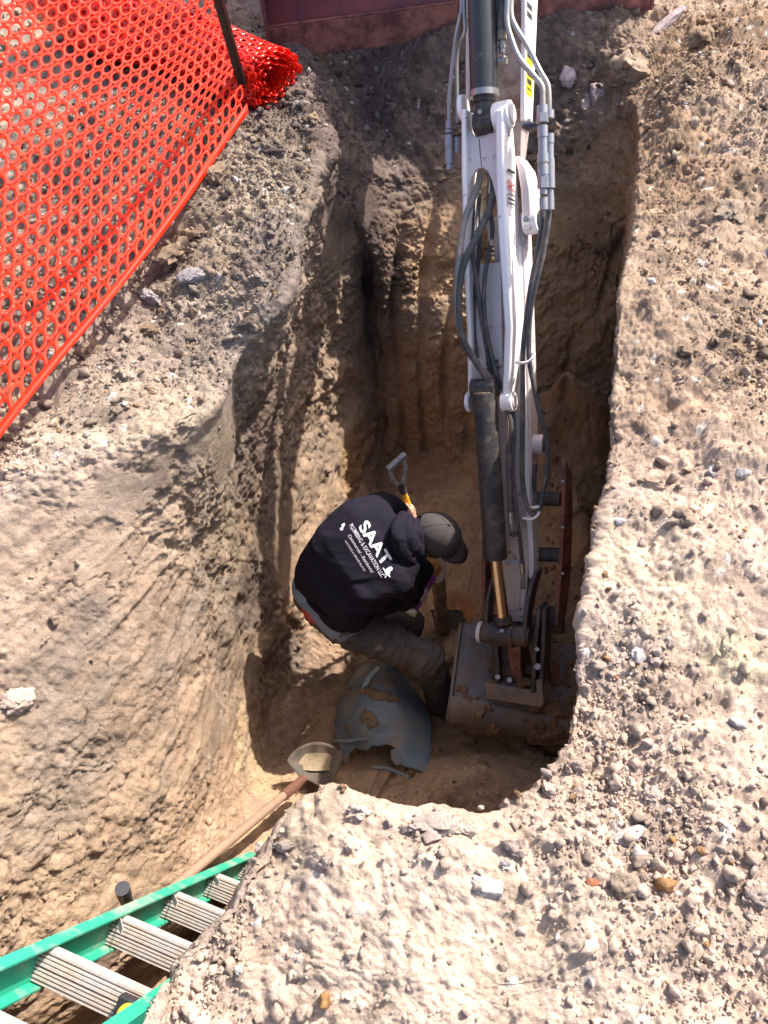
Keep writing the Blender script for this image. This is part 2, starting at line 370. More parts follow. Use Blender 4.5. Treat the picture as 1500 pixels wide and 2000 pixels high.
# bucket-tooth gouges down the far wall and part of the left wall
uu = np.tile(np.arange(NC), NR)
farw = (pf[:, 1] > 2.35) & (levf > 2.1) & (levf < 4.2)
gx = pf[:, 0] * math.cos(.35) - pf[:, 1] * math.sin(.35)
ph = (gx + 0.03 * vnoise(pf * 3, 90)) / 0.125
gg = np.exp(-((ph - np.round(ph)) / 0.17) ** 2) * np.clip(vnoise(np.stack([np.round(ph) * 3.1, pf[:, 2] * 2.2, 0 * gx], 1), 91) * 2 + 0.4, 0, 1)
d -= farw * 0.05 * gg
leftw = (pf[:, 0] < 0.1) & (pf[:, 1] > 1.2) & (levf > 2.1) & (levf < 4.6)
py_ = (pf[:, 1] + 0.04 * vnoise(pf * 2.5, 93)) / 0.15
gl = np.exp(-((py_ - np.round(py_)) / 0.2) ** 2) * np.clip(vnoise(np.stack([np.round(py_) * 2.7, pf[:, 2] * 1.6, 0 * gx], 1), 94) * 2 + 0.3, 0, 1)
d -= leftw * 0.012 * gl
# diagonal scrapes on the near-left bank
bank = (pf[:, 1] < 1.35) & (pf[:, 0] < -0.2) & (levf > 2.2) & (levf < 4.9)
SD = nrm(P(500, 1200, -.9) - P(200, 1600, -.7)); al = pf @ SD; pr_ = pf - np.outer(al, SD)
fl = vnoise(np.outer(al * 1.3, SD) + pr_ * 24, 95) + .6 * vnoise(np.outer(al * 2.2, SD) + pr_ * 55, 96); fmask = np.clip(vnoise(pf * 3.3, 97) * 2 + .7, 0, 1)
d = d * (1 - .45 * bank * fmask) + bank * 0.0065 * fl * fmask
d *= (1 - 0.5 * far); d[:NC] = d[:NC].mean()
Y_ = pf + nf_ * d[:, None]
# heaps: loose rubble slope at the foot of the far wall, mound at the near end, berm at the left
def heap(c, rx, ry, h, s, lim=None):
    global Y_
    c = np.asarray(c); q = ((Y_[:, 0] - c[0]) / rx) ** 2 + ((Y_[:, 1] - c[1]) / ry) ** 2
    m = np.exp(-q * 1.3) * h * (1 + 0.25 * vnoise(pf * 7, s))
    ok = (levf < 2.6) if lim is None else lim
    k_ = np.clip((2.7 - levf) / .6, 0, 1) if lim is None else np.clip((levf - 5.0) / (1.6 if rx > .1 else .35), 0, 1)
    Y_[:, 2] += m * k_ * k_ * (3 - 2 * k_)
heap(P(1080, 860, -1.8), 0.42, 0.40, 0.60, 61); heap(P(850, 1000, FZ), 0.3, 0.3, 0.10, 68)
heap(P(1150, 1080, -1.8), 0.3, 0.5, 0.35, 64)
heap(P(900, 1540, -1.7), 0.42, 0.22, 0.30, 62)
heap(P(620, 1290, -1.9), 0.25, 0.3, 0.08, 63)
gnd = levf > 5.4
heap(P(880, 1650, 0), .06, .05, .03, 73, gnd); heap(P(1170, 640, 0) * 0 + P(1300, 800, 0), .04, .06, -.05, 74, gnd)
heap(P(480, 300, 0), 0.28, 0.3, 0.06, 65, gnd); heap(P(1450, 150, 0), 0.7, 0.7, 0.12, 66, gnd); heap(P(1400, 650, 0), 0.35, 0.5, 0.05, 67, gnd)
# soil colour: dark patches for moist fill and painted-in shade, ochre subsoil, pale dry crust
cf = SCOL.reshape(-1, 3).copy()
pn = fbm(pf * 5, 70, 4)
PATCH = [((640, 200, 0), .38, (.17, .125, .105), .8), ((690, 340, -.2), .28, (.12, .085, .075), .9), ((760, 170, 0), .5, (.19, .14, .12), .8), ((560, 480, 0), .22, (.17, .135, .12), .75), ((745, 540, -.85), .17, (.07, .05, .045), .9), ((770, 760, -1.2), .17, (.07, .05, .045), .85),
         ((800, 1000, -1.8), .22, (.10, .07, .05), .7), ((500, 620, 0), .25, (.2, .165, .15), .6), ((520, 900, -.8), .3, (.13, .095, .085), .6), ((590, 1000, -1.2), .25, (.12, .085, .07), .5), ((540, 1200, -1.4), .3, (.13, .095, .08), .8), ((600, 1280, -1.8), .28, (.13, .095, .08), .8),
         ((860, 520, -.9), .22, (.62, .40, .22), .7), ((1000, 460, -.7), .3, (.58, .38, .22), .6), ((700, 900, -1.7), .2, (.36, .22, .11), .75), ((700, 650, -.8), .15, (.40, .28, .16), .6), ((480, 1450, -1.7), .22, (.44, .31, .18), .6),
         ((895, 1185, FZ), .11, (.48, .17, .06), .6), ((890, 600, -1.1), .2, (.60, .38, .21), .6),
         ((420, 1350, -1.3), .22, (.27, .2, .15), .55), ((560, 1600, -.0), .12, (.46, .35, .25), .5), ((1250, 1150, 0), .22, (.58, .46, .35), .7), ((1430, 1280, 0), .1, (.6, .5, .34), .7), ((1180, 1250, 0), .14, (.40, .31, .27), .5),
         ((900, 1900, 0), .3, (.56, .44, .35), .7), ((1300, 300, 0), .3, (.33, .22, .145), .7), ((1420, 100, 0), .4, (.30, .20, .13), .8), ((1150, 150, 0), .25, (.24, .165, .12), .7), ((1280, 850, 0), .22, (.40, .28, .21), .5),
         ((210, 600, 0), .5, (.26, .20, .165), .8), ((350, 450, 0), .3, (.28, .20, .14), .6), ((150, 250, 0), .6, (.28, .22, .18), .8), ((250, 1000, 0), .2, (.31, .25, .21), .55)]
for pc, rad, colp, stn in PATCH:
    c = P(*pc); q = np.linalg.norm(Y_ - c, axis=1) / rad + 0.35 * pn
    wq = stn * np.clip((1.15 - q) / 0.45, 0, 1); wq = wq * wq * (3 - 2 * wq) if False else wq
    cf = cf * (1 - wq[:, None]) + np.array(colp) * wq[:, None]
# greyish smears and dark crevice lines on the cut faces
gs = np.clip((fbm(warp * np.array([3.0, 3.0, 6.0]), 150, 4) - .15) / .5, 0, 1) * np.clip(wall * 1.2, 0, 1) * .55
cf = cf * (1 - gs[:, None]) + np.array((.25, .20, .165)) * gs[:, None]
cf *= (1 - .35 * crk * wall)[:, None]
cf *= (1 + .13 * bank * fl * fmask)[:, None]
# strata tint on walls and clod-to-clod tone
cf *= (1 + 0.16 * (idv - 0.5) * 2 * (0.4 + ground))[:, None]
cf *= (1 + 0.08 * vnoise(np.stack([pf[:, 2] * 14, pf[:, 0], pf[:, 1]], 1), 80) * wall)[:, None]
white = (idg > 0.985) & (levf > 5); cf[white] = cf[white] * 0.4 + np.array((.7, .66, .62)) * .6
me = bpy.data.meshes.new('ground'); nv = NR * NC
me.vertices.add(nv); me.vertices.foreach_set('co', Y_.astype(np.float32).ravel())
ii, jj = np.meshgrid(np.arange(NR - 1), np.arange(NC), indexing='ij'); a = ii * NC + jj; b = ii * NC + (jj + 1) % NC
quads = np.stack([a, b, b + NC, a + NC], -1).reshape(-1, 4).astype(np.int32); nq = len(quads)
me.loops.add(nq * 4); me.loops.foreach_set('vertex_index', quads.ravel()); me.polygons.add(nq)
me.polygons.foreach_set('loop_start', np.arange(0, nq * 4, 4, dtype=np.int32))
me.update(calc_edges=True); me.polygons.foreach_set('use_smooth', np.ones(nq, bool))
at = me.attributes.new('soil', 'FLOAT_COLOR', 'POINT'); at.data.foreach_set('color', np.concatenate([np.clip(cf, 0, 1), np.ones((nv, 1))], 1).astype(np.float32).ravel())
nn = np.empty(nv * 3, np.float32); me.vertices.foreach_get('normal', nn); nn = nn.reshape(-1, 3)
flip = np.mean(nn.reshape(NR, NC, 3)[LEV > 7][:, :, 2]) < 0
if flip:
    me.flip_normals(); nn = -nn
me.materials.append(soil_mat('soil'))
gobj = bpy.data.objects.new('ground', me); COL.objects.link(gobj); gobj['kind'] = 'structure'
# index of sheet points in the photo frame, for setting things down on the soil
SP = np.stack(pix(Y_), 1); SP[SP[:, 2] < 0.1] = -9999
def S(x, y, r=9):
    m = np.where((abs(SP[:, 0] - x) < r) & (abs(SP[:, 1] - y) < r) & (SP[:, 2] > 0.1))[0]
    if len(m) == 0: return P(x, y, 0), np.array([0, 0, 1.0]), 0
    k = m[np.argmin(SP[m, 2])]; mm = m[SP[m, 2] < SP[k, 2] + 0.05]
    k = mm[np.argmin((SP[mm, 0] - x) ** 2 + (SP[mm, 1] - y) ** 2)]
    return Y_[k].copy(), nn[k].astype(float), k
def sdepth(x, y): return pix(S(x, y)[0])[2]

# ------------------------------------------------------------------ loose crumbs over the ground (uncountable)
def ico(sub):
    bm = bmesh.new(); bmesh.ops.create_icosphere(bm, subdivisions=sub, radius=1); V = np.array([v.co[:] for v in bm.verts]); F = np.array([[v.index for v in f.verts] for f in bm.faces]); bm.free(); return V, F
def lump(sub, seed, rough=0.3, flat=0.75):
    V, F = ico(sub); r = np.random.RandomState(seed)
    k = 1 + rough * fbm(V * 1.6 + seed * 3.7, seed, 4, .65)
    V = V * k[:, None]
    for _ in range(8):                         # chipped flat sides
        n = nrm(r.normal(size=3)); c = r.uniform(.55, .9); t = V @ n; V = V - np.outer(np.clip(t - c, 0, None) * .85, n)
    V = V * np.array([1, r.uniform(.7, 1), flat * r.uniform(.8, 1.1)]); return V, F
def rots(n, r):
    q = r.normal(size=(n, 4)); q /= np.linalg.norm(q, axis=1)[:, None]; w_, x, y, z = q.T
    return np.stack([1 - 2 * (y * y + z * z), 2 * (x * y - z * w_), 2 * (x * z + y * w_), 2 * (x * y + z * w_), 1 - 2 * (x * x + z * z), 2 * (y * z - x * w_), 2 * (x * z - y * w_), 2 * (y * z + x * w_), 1 - 2 * (x * x + y * y)], 1).reshape(n, 3, 3)
inview = (SP[:, 0] > -60) & (SP[:, 0] < 1560) & (SP[:, 1] > -60) & (SP[:, 1] < 2060)
dA = np.linalg.norm(np.roll(Y_.reshape(NR, NC, 3), -1, 1) - Y_.reshape(NR, NC, 3), axis=2); dB = np.linalg.norm(np.roll(Y_.reshape(NR, NC, 3), -1, 0) - Y_.reshape(NR, NC, 3), axis=2); area = (dA * dB).ravel(); area[levf > 8.5] = 0; area[-NC:] = 0
facing = np.einsum('ij,ij->i', nn, CAM - Y_) > 0
steep = np.clip(nn[:, 2], 0, 1)
clump = np.clip(0.55 + 1.1 * fbm(pf * 2.6, 120, 3), 0.22, 2.2)
smooth_spots = np.ones(nv)
for c, r_ in (((900, 1900), .22), ((1240, 1140), .2), ((700, 1750), .12), ((620, 1650), .1), ((1000, 1950), .2), ((1250, 640), .15)):
    smooth_spots *= 1 - 0.8 * np.exp(-(np.linalg.norm(Y_ - P(c[0], c[1], 0), axis=1) / r_) ** 2)
dens = area / np.clip(SP[:, 2], .6, 9) ** 1.1 * inview * facing * (np.clip((steep - 0.35) / .4, 0.02, 1)) * clump * (ground * smooth_spots * 1.0 + floor_ * 0.45 + (levf > 2) * (levf < 4.9) * 0.15)
def scatter(name, n, smin, smax, pw, sub, seed, tone, nvar=10):
    r = np.random.RandomState(seed); pr = dens / dens.sum(); idx = r.choice(nv, n, p=pr)
    sz = smin * (1 - r.rand(n)) ** (-1 / pw); sz = np.clip(sz, smin, smax)
    R_ = rots(n, r); var = [lump(sub, seed * 31 + k, .55) for k in range(nvar)]; pick = r.randint(0, nvar, n)
    base = Y_[idx] + r.normal(size=(n, 3)) * 0.004 + nn[idx] * (sz * 0.35)[:, None]
    VV = np.empty((n,) + var[0][0].shape); 
    for k in range(nvar):
        m_ = pick == k; VV[m_] = np.einsum('nij,vj->nvi', R_[m_], var[k][0]) * sz[m_][:, None, None] + base[m_][:, None, :]
    nvv = VV.shape[1]; FF = (var[0][1][None] + (np.arange(n) * nvv)[:, None, None]).reshape(-1, 3).astype(np.int32)
    m2 = bpy.data.meshes.new(name); m2.vertices.add(n * nvv); m2.vertices.foreach_set('co', VV.astype(np.float32).ravel())
    m2.loops.add(FF.size); m2.loops.foreach_set('vertex_index', FF.ravel()); m2.polygons.add(len(FF)); m2.polygons.foreach_set('loop_start', np.arange(0, FF.size, 3, dtype=np.int32))
    m2.update(calc_edges=True); m2.polygons.foreach_set('use_smooth', np.full(len(FF), sub > 1))
    cc = cf[idx] * (tone + 0.22 * (r.rand(n, 1) - .5)); wh = (r.rand(n) < 0.012) & (levf[idx] > 5); cc[wh] = (.62, .58, .55); oc = r.rand(n) < 0.02; cc[oc] = (.40, .22, .10)
    cc = np.repeat(np.clip(cc, 0, .8), nvv, 0)
    a2 = m2.attributes.new('soil', 'FLOAT_COLOR', 'POINT'); a2.data.foreach_set('color', np.concatenate([cc, np.ones((len(cc), 1))], 1).astype(np.float32).ravel())
    m2.materials.append(soil_mat('soil')); o = bpy.data.objects.new(name, m2); COL.objects.link(o); return o
props(scatter('loose_dirt_crumbs', 44000, .0026, .009, 2.3, 1, 3, 1.08), 'small dry dirt crumbs scattered over the ground around the pit', 'crumbs', kind='stuff')
props(scatter('dirt_lumps', 1700, .009, .020, 2.6, 2, 5, 1.06), 'thumb-sized dry dirt lumps strewn among the crumbs', 'dirt lumps', kind='stuff')
# ================================================================== THE EXCAVATOR
WHITE = mat('white_paint', (.80, .75, .74), .38, var=.03, dirt=(.20, .085, .05), dscale=13, dthr=.655, dsharp=.008, bump=.1)
WHITE2 = mat('white_paint_greyed', (.60, .52, .51), .5, var=.06, dirt=(.22, .12, .08), dscale=16, dthr=.62, dsharp=.03, bump=.15)  # greyer, rougher version of the white paint with more dirt
GREYW = mat('grey_brown_paint', (.40, .33, .30), .7, var=.15, dirt=(.20, .12, .08), dscale=8, dthr=.52)  # grey-brown base colour with darker brown dirt patches
BLACK = mat('black_cylinder_paint', (.032, .033, .038), .42, var=.25, dirt=(.15, .13, .12), dscale=30, dthr=.66, dsharp=.05, bump=.1)
BLACKD = mat('black_scuffed', (.030, .028, .030), .55, var=.3, dirt=(.14, .10, .08), dscale=22, dthr=.58, dsharp=.12, bump=.3)
RUBBER = mat('hose_rubber', (.050, .050, .055), .62, var=.25, dirt=(.20, .16, .13), dscale=14, dthr=.60, dsharp=.14, bump=.3)
SLEEVE = mat('hose_sleeve', (.17, .165, .17), .7, var=.2, dirt=(.28, .21, .15), dscale=18, dthr=.52, dsharp=.1, bump=.6)
STEEL = mat('zinc_steel', (.36, .35, .33), .42, metal=.85, var=.1, dirt=(.30, .20, .14), dscale=18, dthr=.62)
CHROME = mat('chrome_rod', (.62, .50, .36), .22, metal=1.0, var=.1, dirt=(.2, .12, .07), dscale=20, dthr=.68)
RUST = mat('rusty_steel', (.22, .09, .06), .75, var=.3, dirt=(.10, .045, .035), dscale=12, dthr=.5, bump=.5, metal=.0)
BUCK = mat('bucket_steel', (.15, .15, .165), .55, var=.2, dirt=(.21, .125, .075), dscale=7, dthr=.53, dsharp=.1, bump=.5)
BUCKD = mat('bucket_muddy', (.16, .145, .145), .7, var=.25, dirt=(.27, .18, .115), dscale=9, dthr=.53, dsharp=.12, bump=.9, bscale=70)
DARKM = mat('dark_link_steel', (.035, .036, .042), .5, var=.3, dirt=(.17, .09, .055), dscale=14, dthr=.56, dsharp=.1, bump=.3)
CLODS = soil_mat('clod_brown', False, (.27, .165, .095))

O0 = C(955, 200, 2.80); O1 = C(1000, 1200, 3.2)
Vv = nrm(O1 - O0)
_Wc = nrm(-ray(975, 700)); _Wc = nrm(_Wc - Vv * (_Wc @ Vv)); _Uc = np.cross(Vv, _Wc)
if _Uc @ Rt < 0: _Uc = -_Uc
_y = math.radians(20)
Ww = nrm(_Wc * math.cos(_y) - _Uc * math.sin(_y)); Uu = nrm(_Uc * math.cos(_y) + _Wc * math.sin(_y))
def A(px, py, w=0.0):     # point at this place in the photo, on the plane w metres in front of the arm's own middle plane
    d = ray(px, py); n = Ww; t = ((O0 + w * Ww - CAM) @ n) / (d @ n); return CAM + t * d
X_ = empty('excavator', P(760, 20, 0) + [0, 1.6, 0], 'white compact excavator reaching its arm and bucket down into the pit', 'excavator')
def strip(mb, pts, uw):
    """beam: pts = (px, py, w_front, w_back) seen on its front edge; uw width in metres"""
    rows = []
    for i, (x, y, a, b) in enumerate(pts):
        u = uw if np.isscalar(uw) else uw[i]
        f = A(x, y, a); bk = f - Ww * (a - b); rows.append([f - Uu * u / 2, f + Uu * u / 2, bk + Uu * u / 2, bk - Uu * u / 2])
    n = len(rows); V = [p for r in rows for p in r]
    F = [(4 * i + j, 4 * i + (j + 1) % 4, 4 * i + 4 + (j + 1) % 4, 4 * i + 4 + j) for i in range(n - 1) for j in range(4)] + [(3, 2, 1, 0), tuple(4 * n - 4 + j for j in range(4))]
    return mb.add(V, F)
def arch_plate(holes_poly, w, th):
    return MB().prism([A(x, y, w) for x, y in holes_poly], -Ww * th)
def acyl(name, a, b, r, m, par=X_, n=24, **k): return MB().cyl(a, b, r, n).build(name, m, par, **k)
# boom coming down from the machine
boom = strip(MB(), [(965, -420, -.10, -.30), (967, -150, -.10, -.26), (970, 60, -.10, -.22), (972, 240, -.10, -.20), (974, 330, -.12, -.18)], [.21, .205, .20, .19, .17]).build('boom', GREYW, X_, bevel=.004)
# right flank of the boom: white plate standing 4 mm proud of the grey-brown belly
fl = strip(MB(), [(1020, -420, -.085, -.31), (1021, -150, -.085, -.26), (1022, 60, -.085, -.21), (1020, 235, -.085, -.18)], .018).build('boom_side_plate', WHITE, X_, bevel=.003)
strip(MB(), [(911, -420, -.09, -.43), (912, -150, -.09, -.41), (912, 60, -.09, -.35), (912, 205, -.09, -.2)], .012).build('boom_side_plate', WHITE2, X_, bevel=.003)
# yellow warning label on the white flank
YEL = mat('yellow_label', (.85, .62, .02), .4, var=.04)
def flank(px, py, w, off=.0115):      # point on the outer face of the right boom plate
    return A(px, py, w) + Uu * off
def lab(name, cx, y0, y1, w0, w1, m, off, par=fl, src=1021):
    q_ = lambda y, w: A(src, y, -.085) + Uu * off + Ww * (w + .085)
    a, b, c, d = q_(y0, w0), q_(y0, w1), q_(y1, w1), q_(y1, w0)
    return MB().prism([a, b, c, d], Uu * .0008).build(name, m, par, smooth=False)
lab('warning_label', 0, 78, 182, -.095, -.17, YEL, .0092)
INK = mat('black_ink', (.02, .02, .02), .5, var=0)
for y0, y1 in ((92, 108), (140, 144), (150, 160), (168, 171)): lab('label_print', 0, y0, y1, -.105, -.155, INK, .0102)
mb = MB()
for k in range(3): a0 = A(1021, 122 + k * 6, -.085) - Ww * (.02 + .012 * k) + Uu * .0102; a1 = A(1021, 130 + k * 4, -.085) - Ww * .065 + Uu * .0102; mb.prism([a0, a1, a1 + Vv * .004, a0 + Vv * .004], Uu * .0006)
mb.build('label_print', INK, fl, smooth=False)
for k, (y0, y1) in enumerate(((0, 12), (18, 30))): lab('lettering', 0, y0, y1, -.10, -.16, INK, .0102)
# arm cylinder and its rod eye in the fork
w_c = .05
cyl = acyl('hydraulic_cylinder', A(933, -320, w_c), A(946, 183, w_c), .0505, BLACK, n=40)
MB().cyl(A(946, 178, w_c), A(946, 190, w_c), .053, 40).build('end_cap', STEEL, cyl)
MB().cyl(A(946, 190, w_c), A(946.4, 200, w_c), .040, 32).build('wiper_seal', BLACKD, cyl)
e = MB().cyl(A(946, 198, w_c), A(946.5, 236, w_c - .005), .034, 28); e.cyl(A(946, 240, w_c - .005) - Uu * .033, A(946, 240, w_c - .005) + Uu * .033, .040, 32)
rod = e.build('rod_eye', BLACKD, cyl)
MB().cyl(A(937, 218, w_c + .025), A(937, 218, w_c + .04), .008, 12).build('grease_nipple', STEEL, rod)
# feed fitting and braided hose right of the cylinder
fh = MB().tube(spline([A(978, -260, .03), A(980, -60, .03), A(981, 20, .035), A(980, 60, .035)], 6), .0185, 14).build('hydraulic_hose', RUBBER, X_)
MB().cyl(A(980, 58, .035), A(980, 78, .035), .0175, 14).build('hose_sleeve', SLEEVE, fh)
f2 = MB().cyl(A(980, 78, .035), A(980, 104, .035), .010, 6); f2.cyl(A(980, 88, .035), A(980, 94, .035), .013, 6); f2.cyl(A(990, 118, .035), A(966, 120, .035), .0125, 14); f2.ball(A(983, 116, .035), .013); f2.build('elbow_fitting', STEEL, fh)
# fork: two cheek plates and the web between them
mb = MB()
strip(mb, [(905, 212, .075, -.01), (905, 330, .07, -.05), (907, 400, .055, -.08), (908, 470, .045, -.09), (911, 560, .03, -.09), (915, 640, .02, -.08), (917, 720, .02, -.07), (917, 775, .02, -.05)], [.018] * 8)
lft = mb.build('cheek_plate', WHITE, X_, bevel=.006)
mb = MB()
strip(mb, [(975, 212, .085, -.01), (976, 300, .08, -.05), (978, 400, .07, -.09), (982, 470, .06, -.10), (988, 560, .05, -.10), (993, 640, .04, -.09), (990, 720, .035, -.06), (987, 775, .03, -.03)], [.032, .032, .034, .034, .034, .034, .032, .030])
rgt = mb.build('cheek_plate', WHITE, X_, bevel=.008)
# round ends of the cheeks with their pin bosses
MB().cyl(A(905, 212, .03) - Uu * .009, A(905, 212, .03) + Uu * .009, .046, 30).build('pin_boss', WHITE, lft, bevel=.004)
b_ = MB().cyl(A(972, 228, .035) - Uu * .012, A(972, 228, .035) + Uu * .052, .047, 36).build('pin_boss', WHITE, rgt, bevel=.004)
MB().cyl(A(972, 228, .035) + Uu * .050, A(972, 228, .035) + Uu * .060, .033, 28).build('pin_head', WHITE2, rgt, bevel=.003)
MB().cyl(A(990, 204, .035), A(990, 198, .035), .007, 6).build('bolt', STEEL, rgt)
MB().cyl(A(993, 256, .035), A(994, 266, .035), .007, 10).build('grease_nipple', STEEL, rgt)
MB().cyl(A(917, 785, .0) - Uu * .009, A(917, 785, .0) + Uu * .009, .040, 30).build('pin_boss', WHITE, lft, bevel=.004)
MB().cyl(A(990, 785, .005) - Uu * .018, A(990, 785, .005) + Uu * .030, .040, 30).build('pin_boss', WHITE, rgt, bevel=.004)
MB().cyl(A(990, 785, .005) + Uu * .030, A(990, 785, .005) + Uu * .036, .026, 24).build('pin_head', WHITE2, rgt, bevel=.002)
# front web with the U notch above and the arch below
loop = [(912, 232), (917, 252), (926, 264), (936, 268), (948, 266), (957, 256), (962, 240), (968, 226)]
loop += [(970, 300), (972, 380), (966, 380), (964, 358), (958, 338), (946, 327), (934, 326), (924, 336), (918, 352), (913, 380), (909, 380), (909, 300)]
web = MB(); 
up_ = [(910, 236), (917, 254), (926, 265), (936, 269), (948, 267), (957, 257), (963, 243), (970, 232)]
lo_ = [(910, 392), (914, 366), (921, 345), (932, 329), (943, 327), (953, 334), (962, 356), (971, 396)]
V = [A(x, y, .045) for x, y in up_ + lo_]; V += [v - Ww * .016 for v in V]; F = []
for i in range(7): F += [(i, i + 1, 9 + i, 8 + i), (24 + i, 25 + i, 17 + i, 16 + i), (i + 16, i + 17, i + 1, i), (8 + i, 9 + i, 25 + i, 24 + i)]
F += [(0, 8, 24, 16), (7, 23, 31, 15)]
web.add(V, F).build('fork_web', WHITE2, X_, bevel=.002)
MB().tube([A(936, 272, .0455), A(938, 300, .0455), A(941, 326, .0455)], .0016, 6).build('weld_seam', DARKM, X_)
# inner plate deep between the cheeks
ip = MB().prism([A(921, 517, -.03), A(978, 512, -.03), A(982, 745, -.03), A(926, 752, -.03)], -Ww * .03).build('inner_plate', WHITE2, X_, bevel=.002)
mb = MB()
for i in range(9):
    for j in range(6):
        if rnd.random() < .55:
            a0 = A(951 + 4.2 * j, 704 + i * 4.4, -.0285); mb.box(a0, Uu * .0035, Vv * .0035, Ww * .0006)
mb.build('stencil_print', INK, ip, smooth=False)
# small red and black maker's mark on the right cheek's flank
RED = mat('red_print', (.62, .03, .03), .4, var=.02)
def cheek(px, py, w): return A(px, py, .078) + Ww * (w - .078) + Uu * .0175
def mark(rows, y0, y1, w0, w1, m):
    for (a0, a1, b0, b1) in rows:
        q = lambda s, t: cheek(979, y0 + (y1 - y0) * t, w0 + (w1 - w0) * s)
        mb_ = MB(); c1, c2 = q(a0, b0), q(a1, b1); hw = Vv * .0022
        mb_.prism([c1 - hw, c2 - hw, c2 + hw, c1 + hw], Uu * .0008).build('maker_print', m, rgt, smooth=False)
mark([(0, 1, 0, 0), (0, 1, .2, .2), (0, .9, .1, .1)], 330, 345, .06, -.02, INK)
mark([(.1, .9, 0, .35), (.9, .1, .35, .6), (.1, .9, .6, 1), (0, .6, .2, .5), (.3, 1, .5, .85)], 350, 372, .06, -.02, RED)
mark([(0, 1, 0, 0), (0, 1, 1, 1), (.2, .8, .4, .6), (0, 1, .5, .5)], 378, 396, .06, -.02, INK)
# dipper arm (box beam behind and right of the fork) down to the bucket pivot
dip = strip(MB(), [(992, 420, -.10, -.20), (996, 560, -.09, -.19), (1000, 700, -.08, -.18), (1004, 860, -.07, -.17), (1008, 1000, -.06, -.15), (1005, 1110, -.05, -.13), (1002, 1215, -.05, -.11)], [.12, .13, .135, .14, .14, .12, .09]).build('dipper_arm', WHITE2, X_, bevel=.006)
strip(MB(), [(1010, 480, -.075, -.20), (1016, 640, -.07, -.19), (1022, 800, -.06, -.18), (1029, 950, -.05, -.15), (1036, 1060, -.05, -.13), (1038, 1130, -.05, -.11)], .022).build('dipper_side_plate', WHITE, X_, bevel=.003)
acyl('pin_boss', A(1035, 868, -.12), A(1035, 868, -.12) + Uu * .06, .040, WHITE2, dip, bevel=.004)
acyl('pin_head', A(1035, 868, -.12) + Uu * .058, A(1035, 868, -.12) + Uu * .066, .028, DARKM, dip)
for x, y in ((990, 1097), (1010, 1098)):
    acyl('bolt', A(x, y, -.05), A(x, y, -.035), .010, STEEL, dip, n=6)
mb = MB().prism([A(985, 1118, -.045), A(1018, 1112, -.045), A(1014, 1190, -.045), (A(995, 1195, -.045))], -Ww * .006); mb.build('inner_plate', WHITE2, X_)
# link casting beside the boom end
mb = strip(MB(), [(1008, 305, -.06, -.16), (1019, 330, -.05, -.17), (1026, 370, -.04, -.17), (1028, 410, -.04, -.16), (1030, 450, -.045, -.15)], [.02, .034, .036, .036, .03]); lk = mb.build('link_casting', WHITE2, X_, bevel=.006)
acyl('pin_boss', A(1026, 433, -.09), A(1026, 433, -.09) + Uu * .055, .050, WHITE, lk, n=32, bevel=.004)
acyl('pin_head', A(1026, 433, -.09) + Uu * .053, A(1026, 433, -.09) + Uu * .062, .033, DARKM, lk)
acyl('bolt', A(1028, 428, -.035), A(1027, 428, -.022), .0115, STEEL, lk, n=6)
# bucket cylinder, hanging from the lower pin
bc0, bc1 = A(946, 768, .03), A(968, 1088, .045)
bc = acyl('bucket_cylinder', bc0, bc1, .0475, BLACKD, n=40)
mb = MB(); mb.cyl(A(946, 758, .015) - Uu * .05, A(946, 758, .015) + Uu * .05, .038, 28); mb.build('cylinder_eye', BLACKD, bc)
MB().cyl(bc0 + nrm(bc0 - bc1) * .0, bc0 + nrm(bc0 - bc1) * .004, .043, 32).build('cut_cap', mat('tan_worn', (.42, .30, .2), .6, var=.2, dirt=(.05, .04, .04), dscale=12, dthr=.5), bc)
MB().cyl(bc1, bc1 + nrm(bc1 - bc0) * .008, .044, 36).build('gland', DARKM, bc)
MB().tube([A(996, 1042, .03), A(1004, 1042, .03), A(1006, 1048, .03)], .013, 12).build('port_fitting', BLACKD, bc)
rod0, rod1 = A(968.5, 1090, .045), A(984, 1214, .05)
MB().cyl(rod0, rod1, .0245, 32).build('piston_rod', CHROME, X_)
MB().cyl(A(983, 1205, .05), A(985, 1217, .05), .034, 28).build('rod_collar', DARKM, X_)
# crosshead of the bucket linkage
ch = MB().cyl(A(942, 1235, .04), A(1032, 1243, .04), .043, 28); ch.cyl(A(962, 1237, .04), A(1006, 1241, .04), .050, 28)
cr_ = ch.build('linkage_crosshead', DARKM, X_, bevel=.002)
acyl('grease_nipple', A(980, 1232, .085), A(980, 1232, .095), .008, STEEL, cr_, n=8)
acyl('pin_head', A(936, 1234, .04), A(943, 1235, .04), .046, WHITE2, cr_)
acyl('pin_head', A(1031, 1243, .04), A(1036, 1243.5, .04), .036, DARKM, cr_)
# curved side links
strip(MB(), [(966, 1122, -.02, -.10), (957, 1145, .01, -.08), (951, 1175, .03, -.05), (949, 1210, .04, -.03), (950, 1240, .05, 0)], .014).build('side_link', DARKM, X_, bevel=.002)
strip(MB(), [(1045, 1118, -.02, -.10), (1038, 1140, .01, -.09), (1031, 1170, .03, -.06), (1026, 1205, .045, -.03), (1022, 1260, .05, 0)], .016).build('side_link', DARKM, X_, bevel=.002)
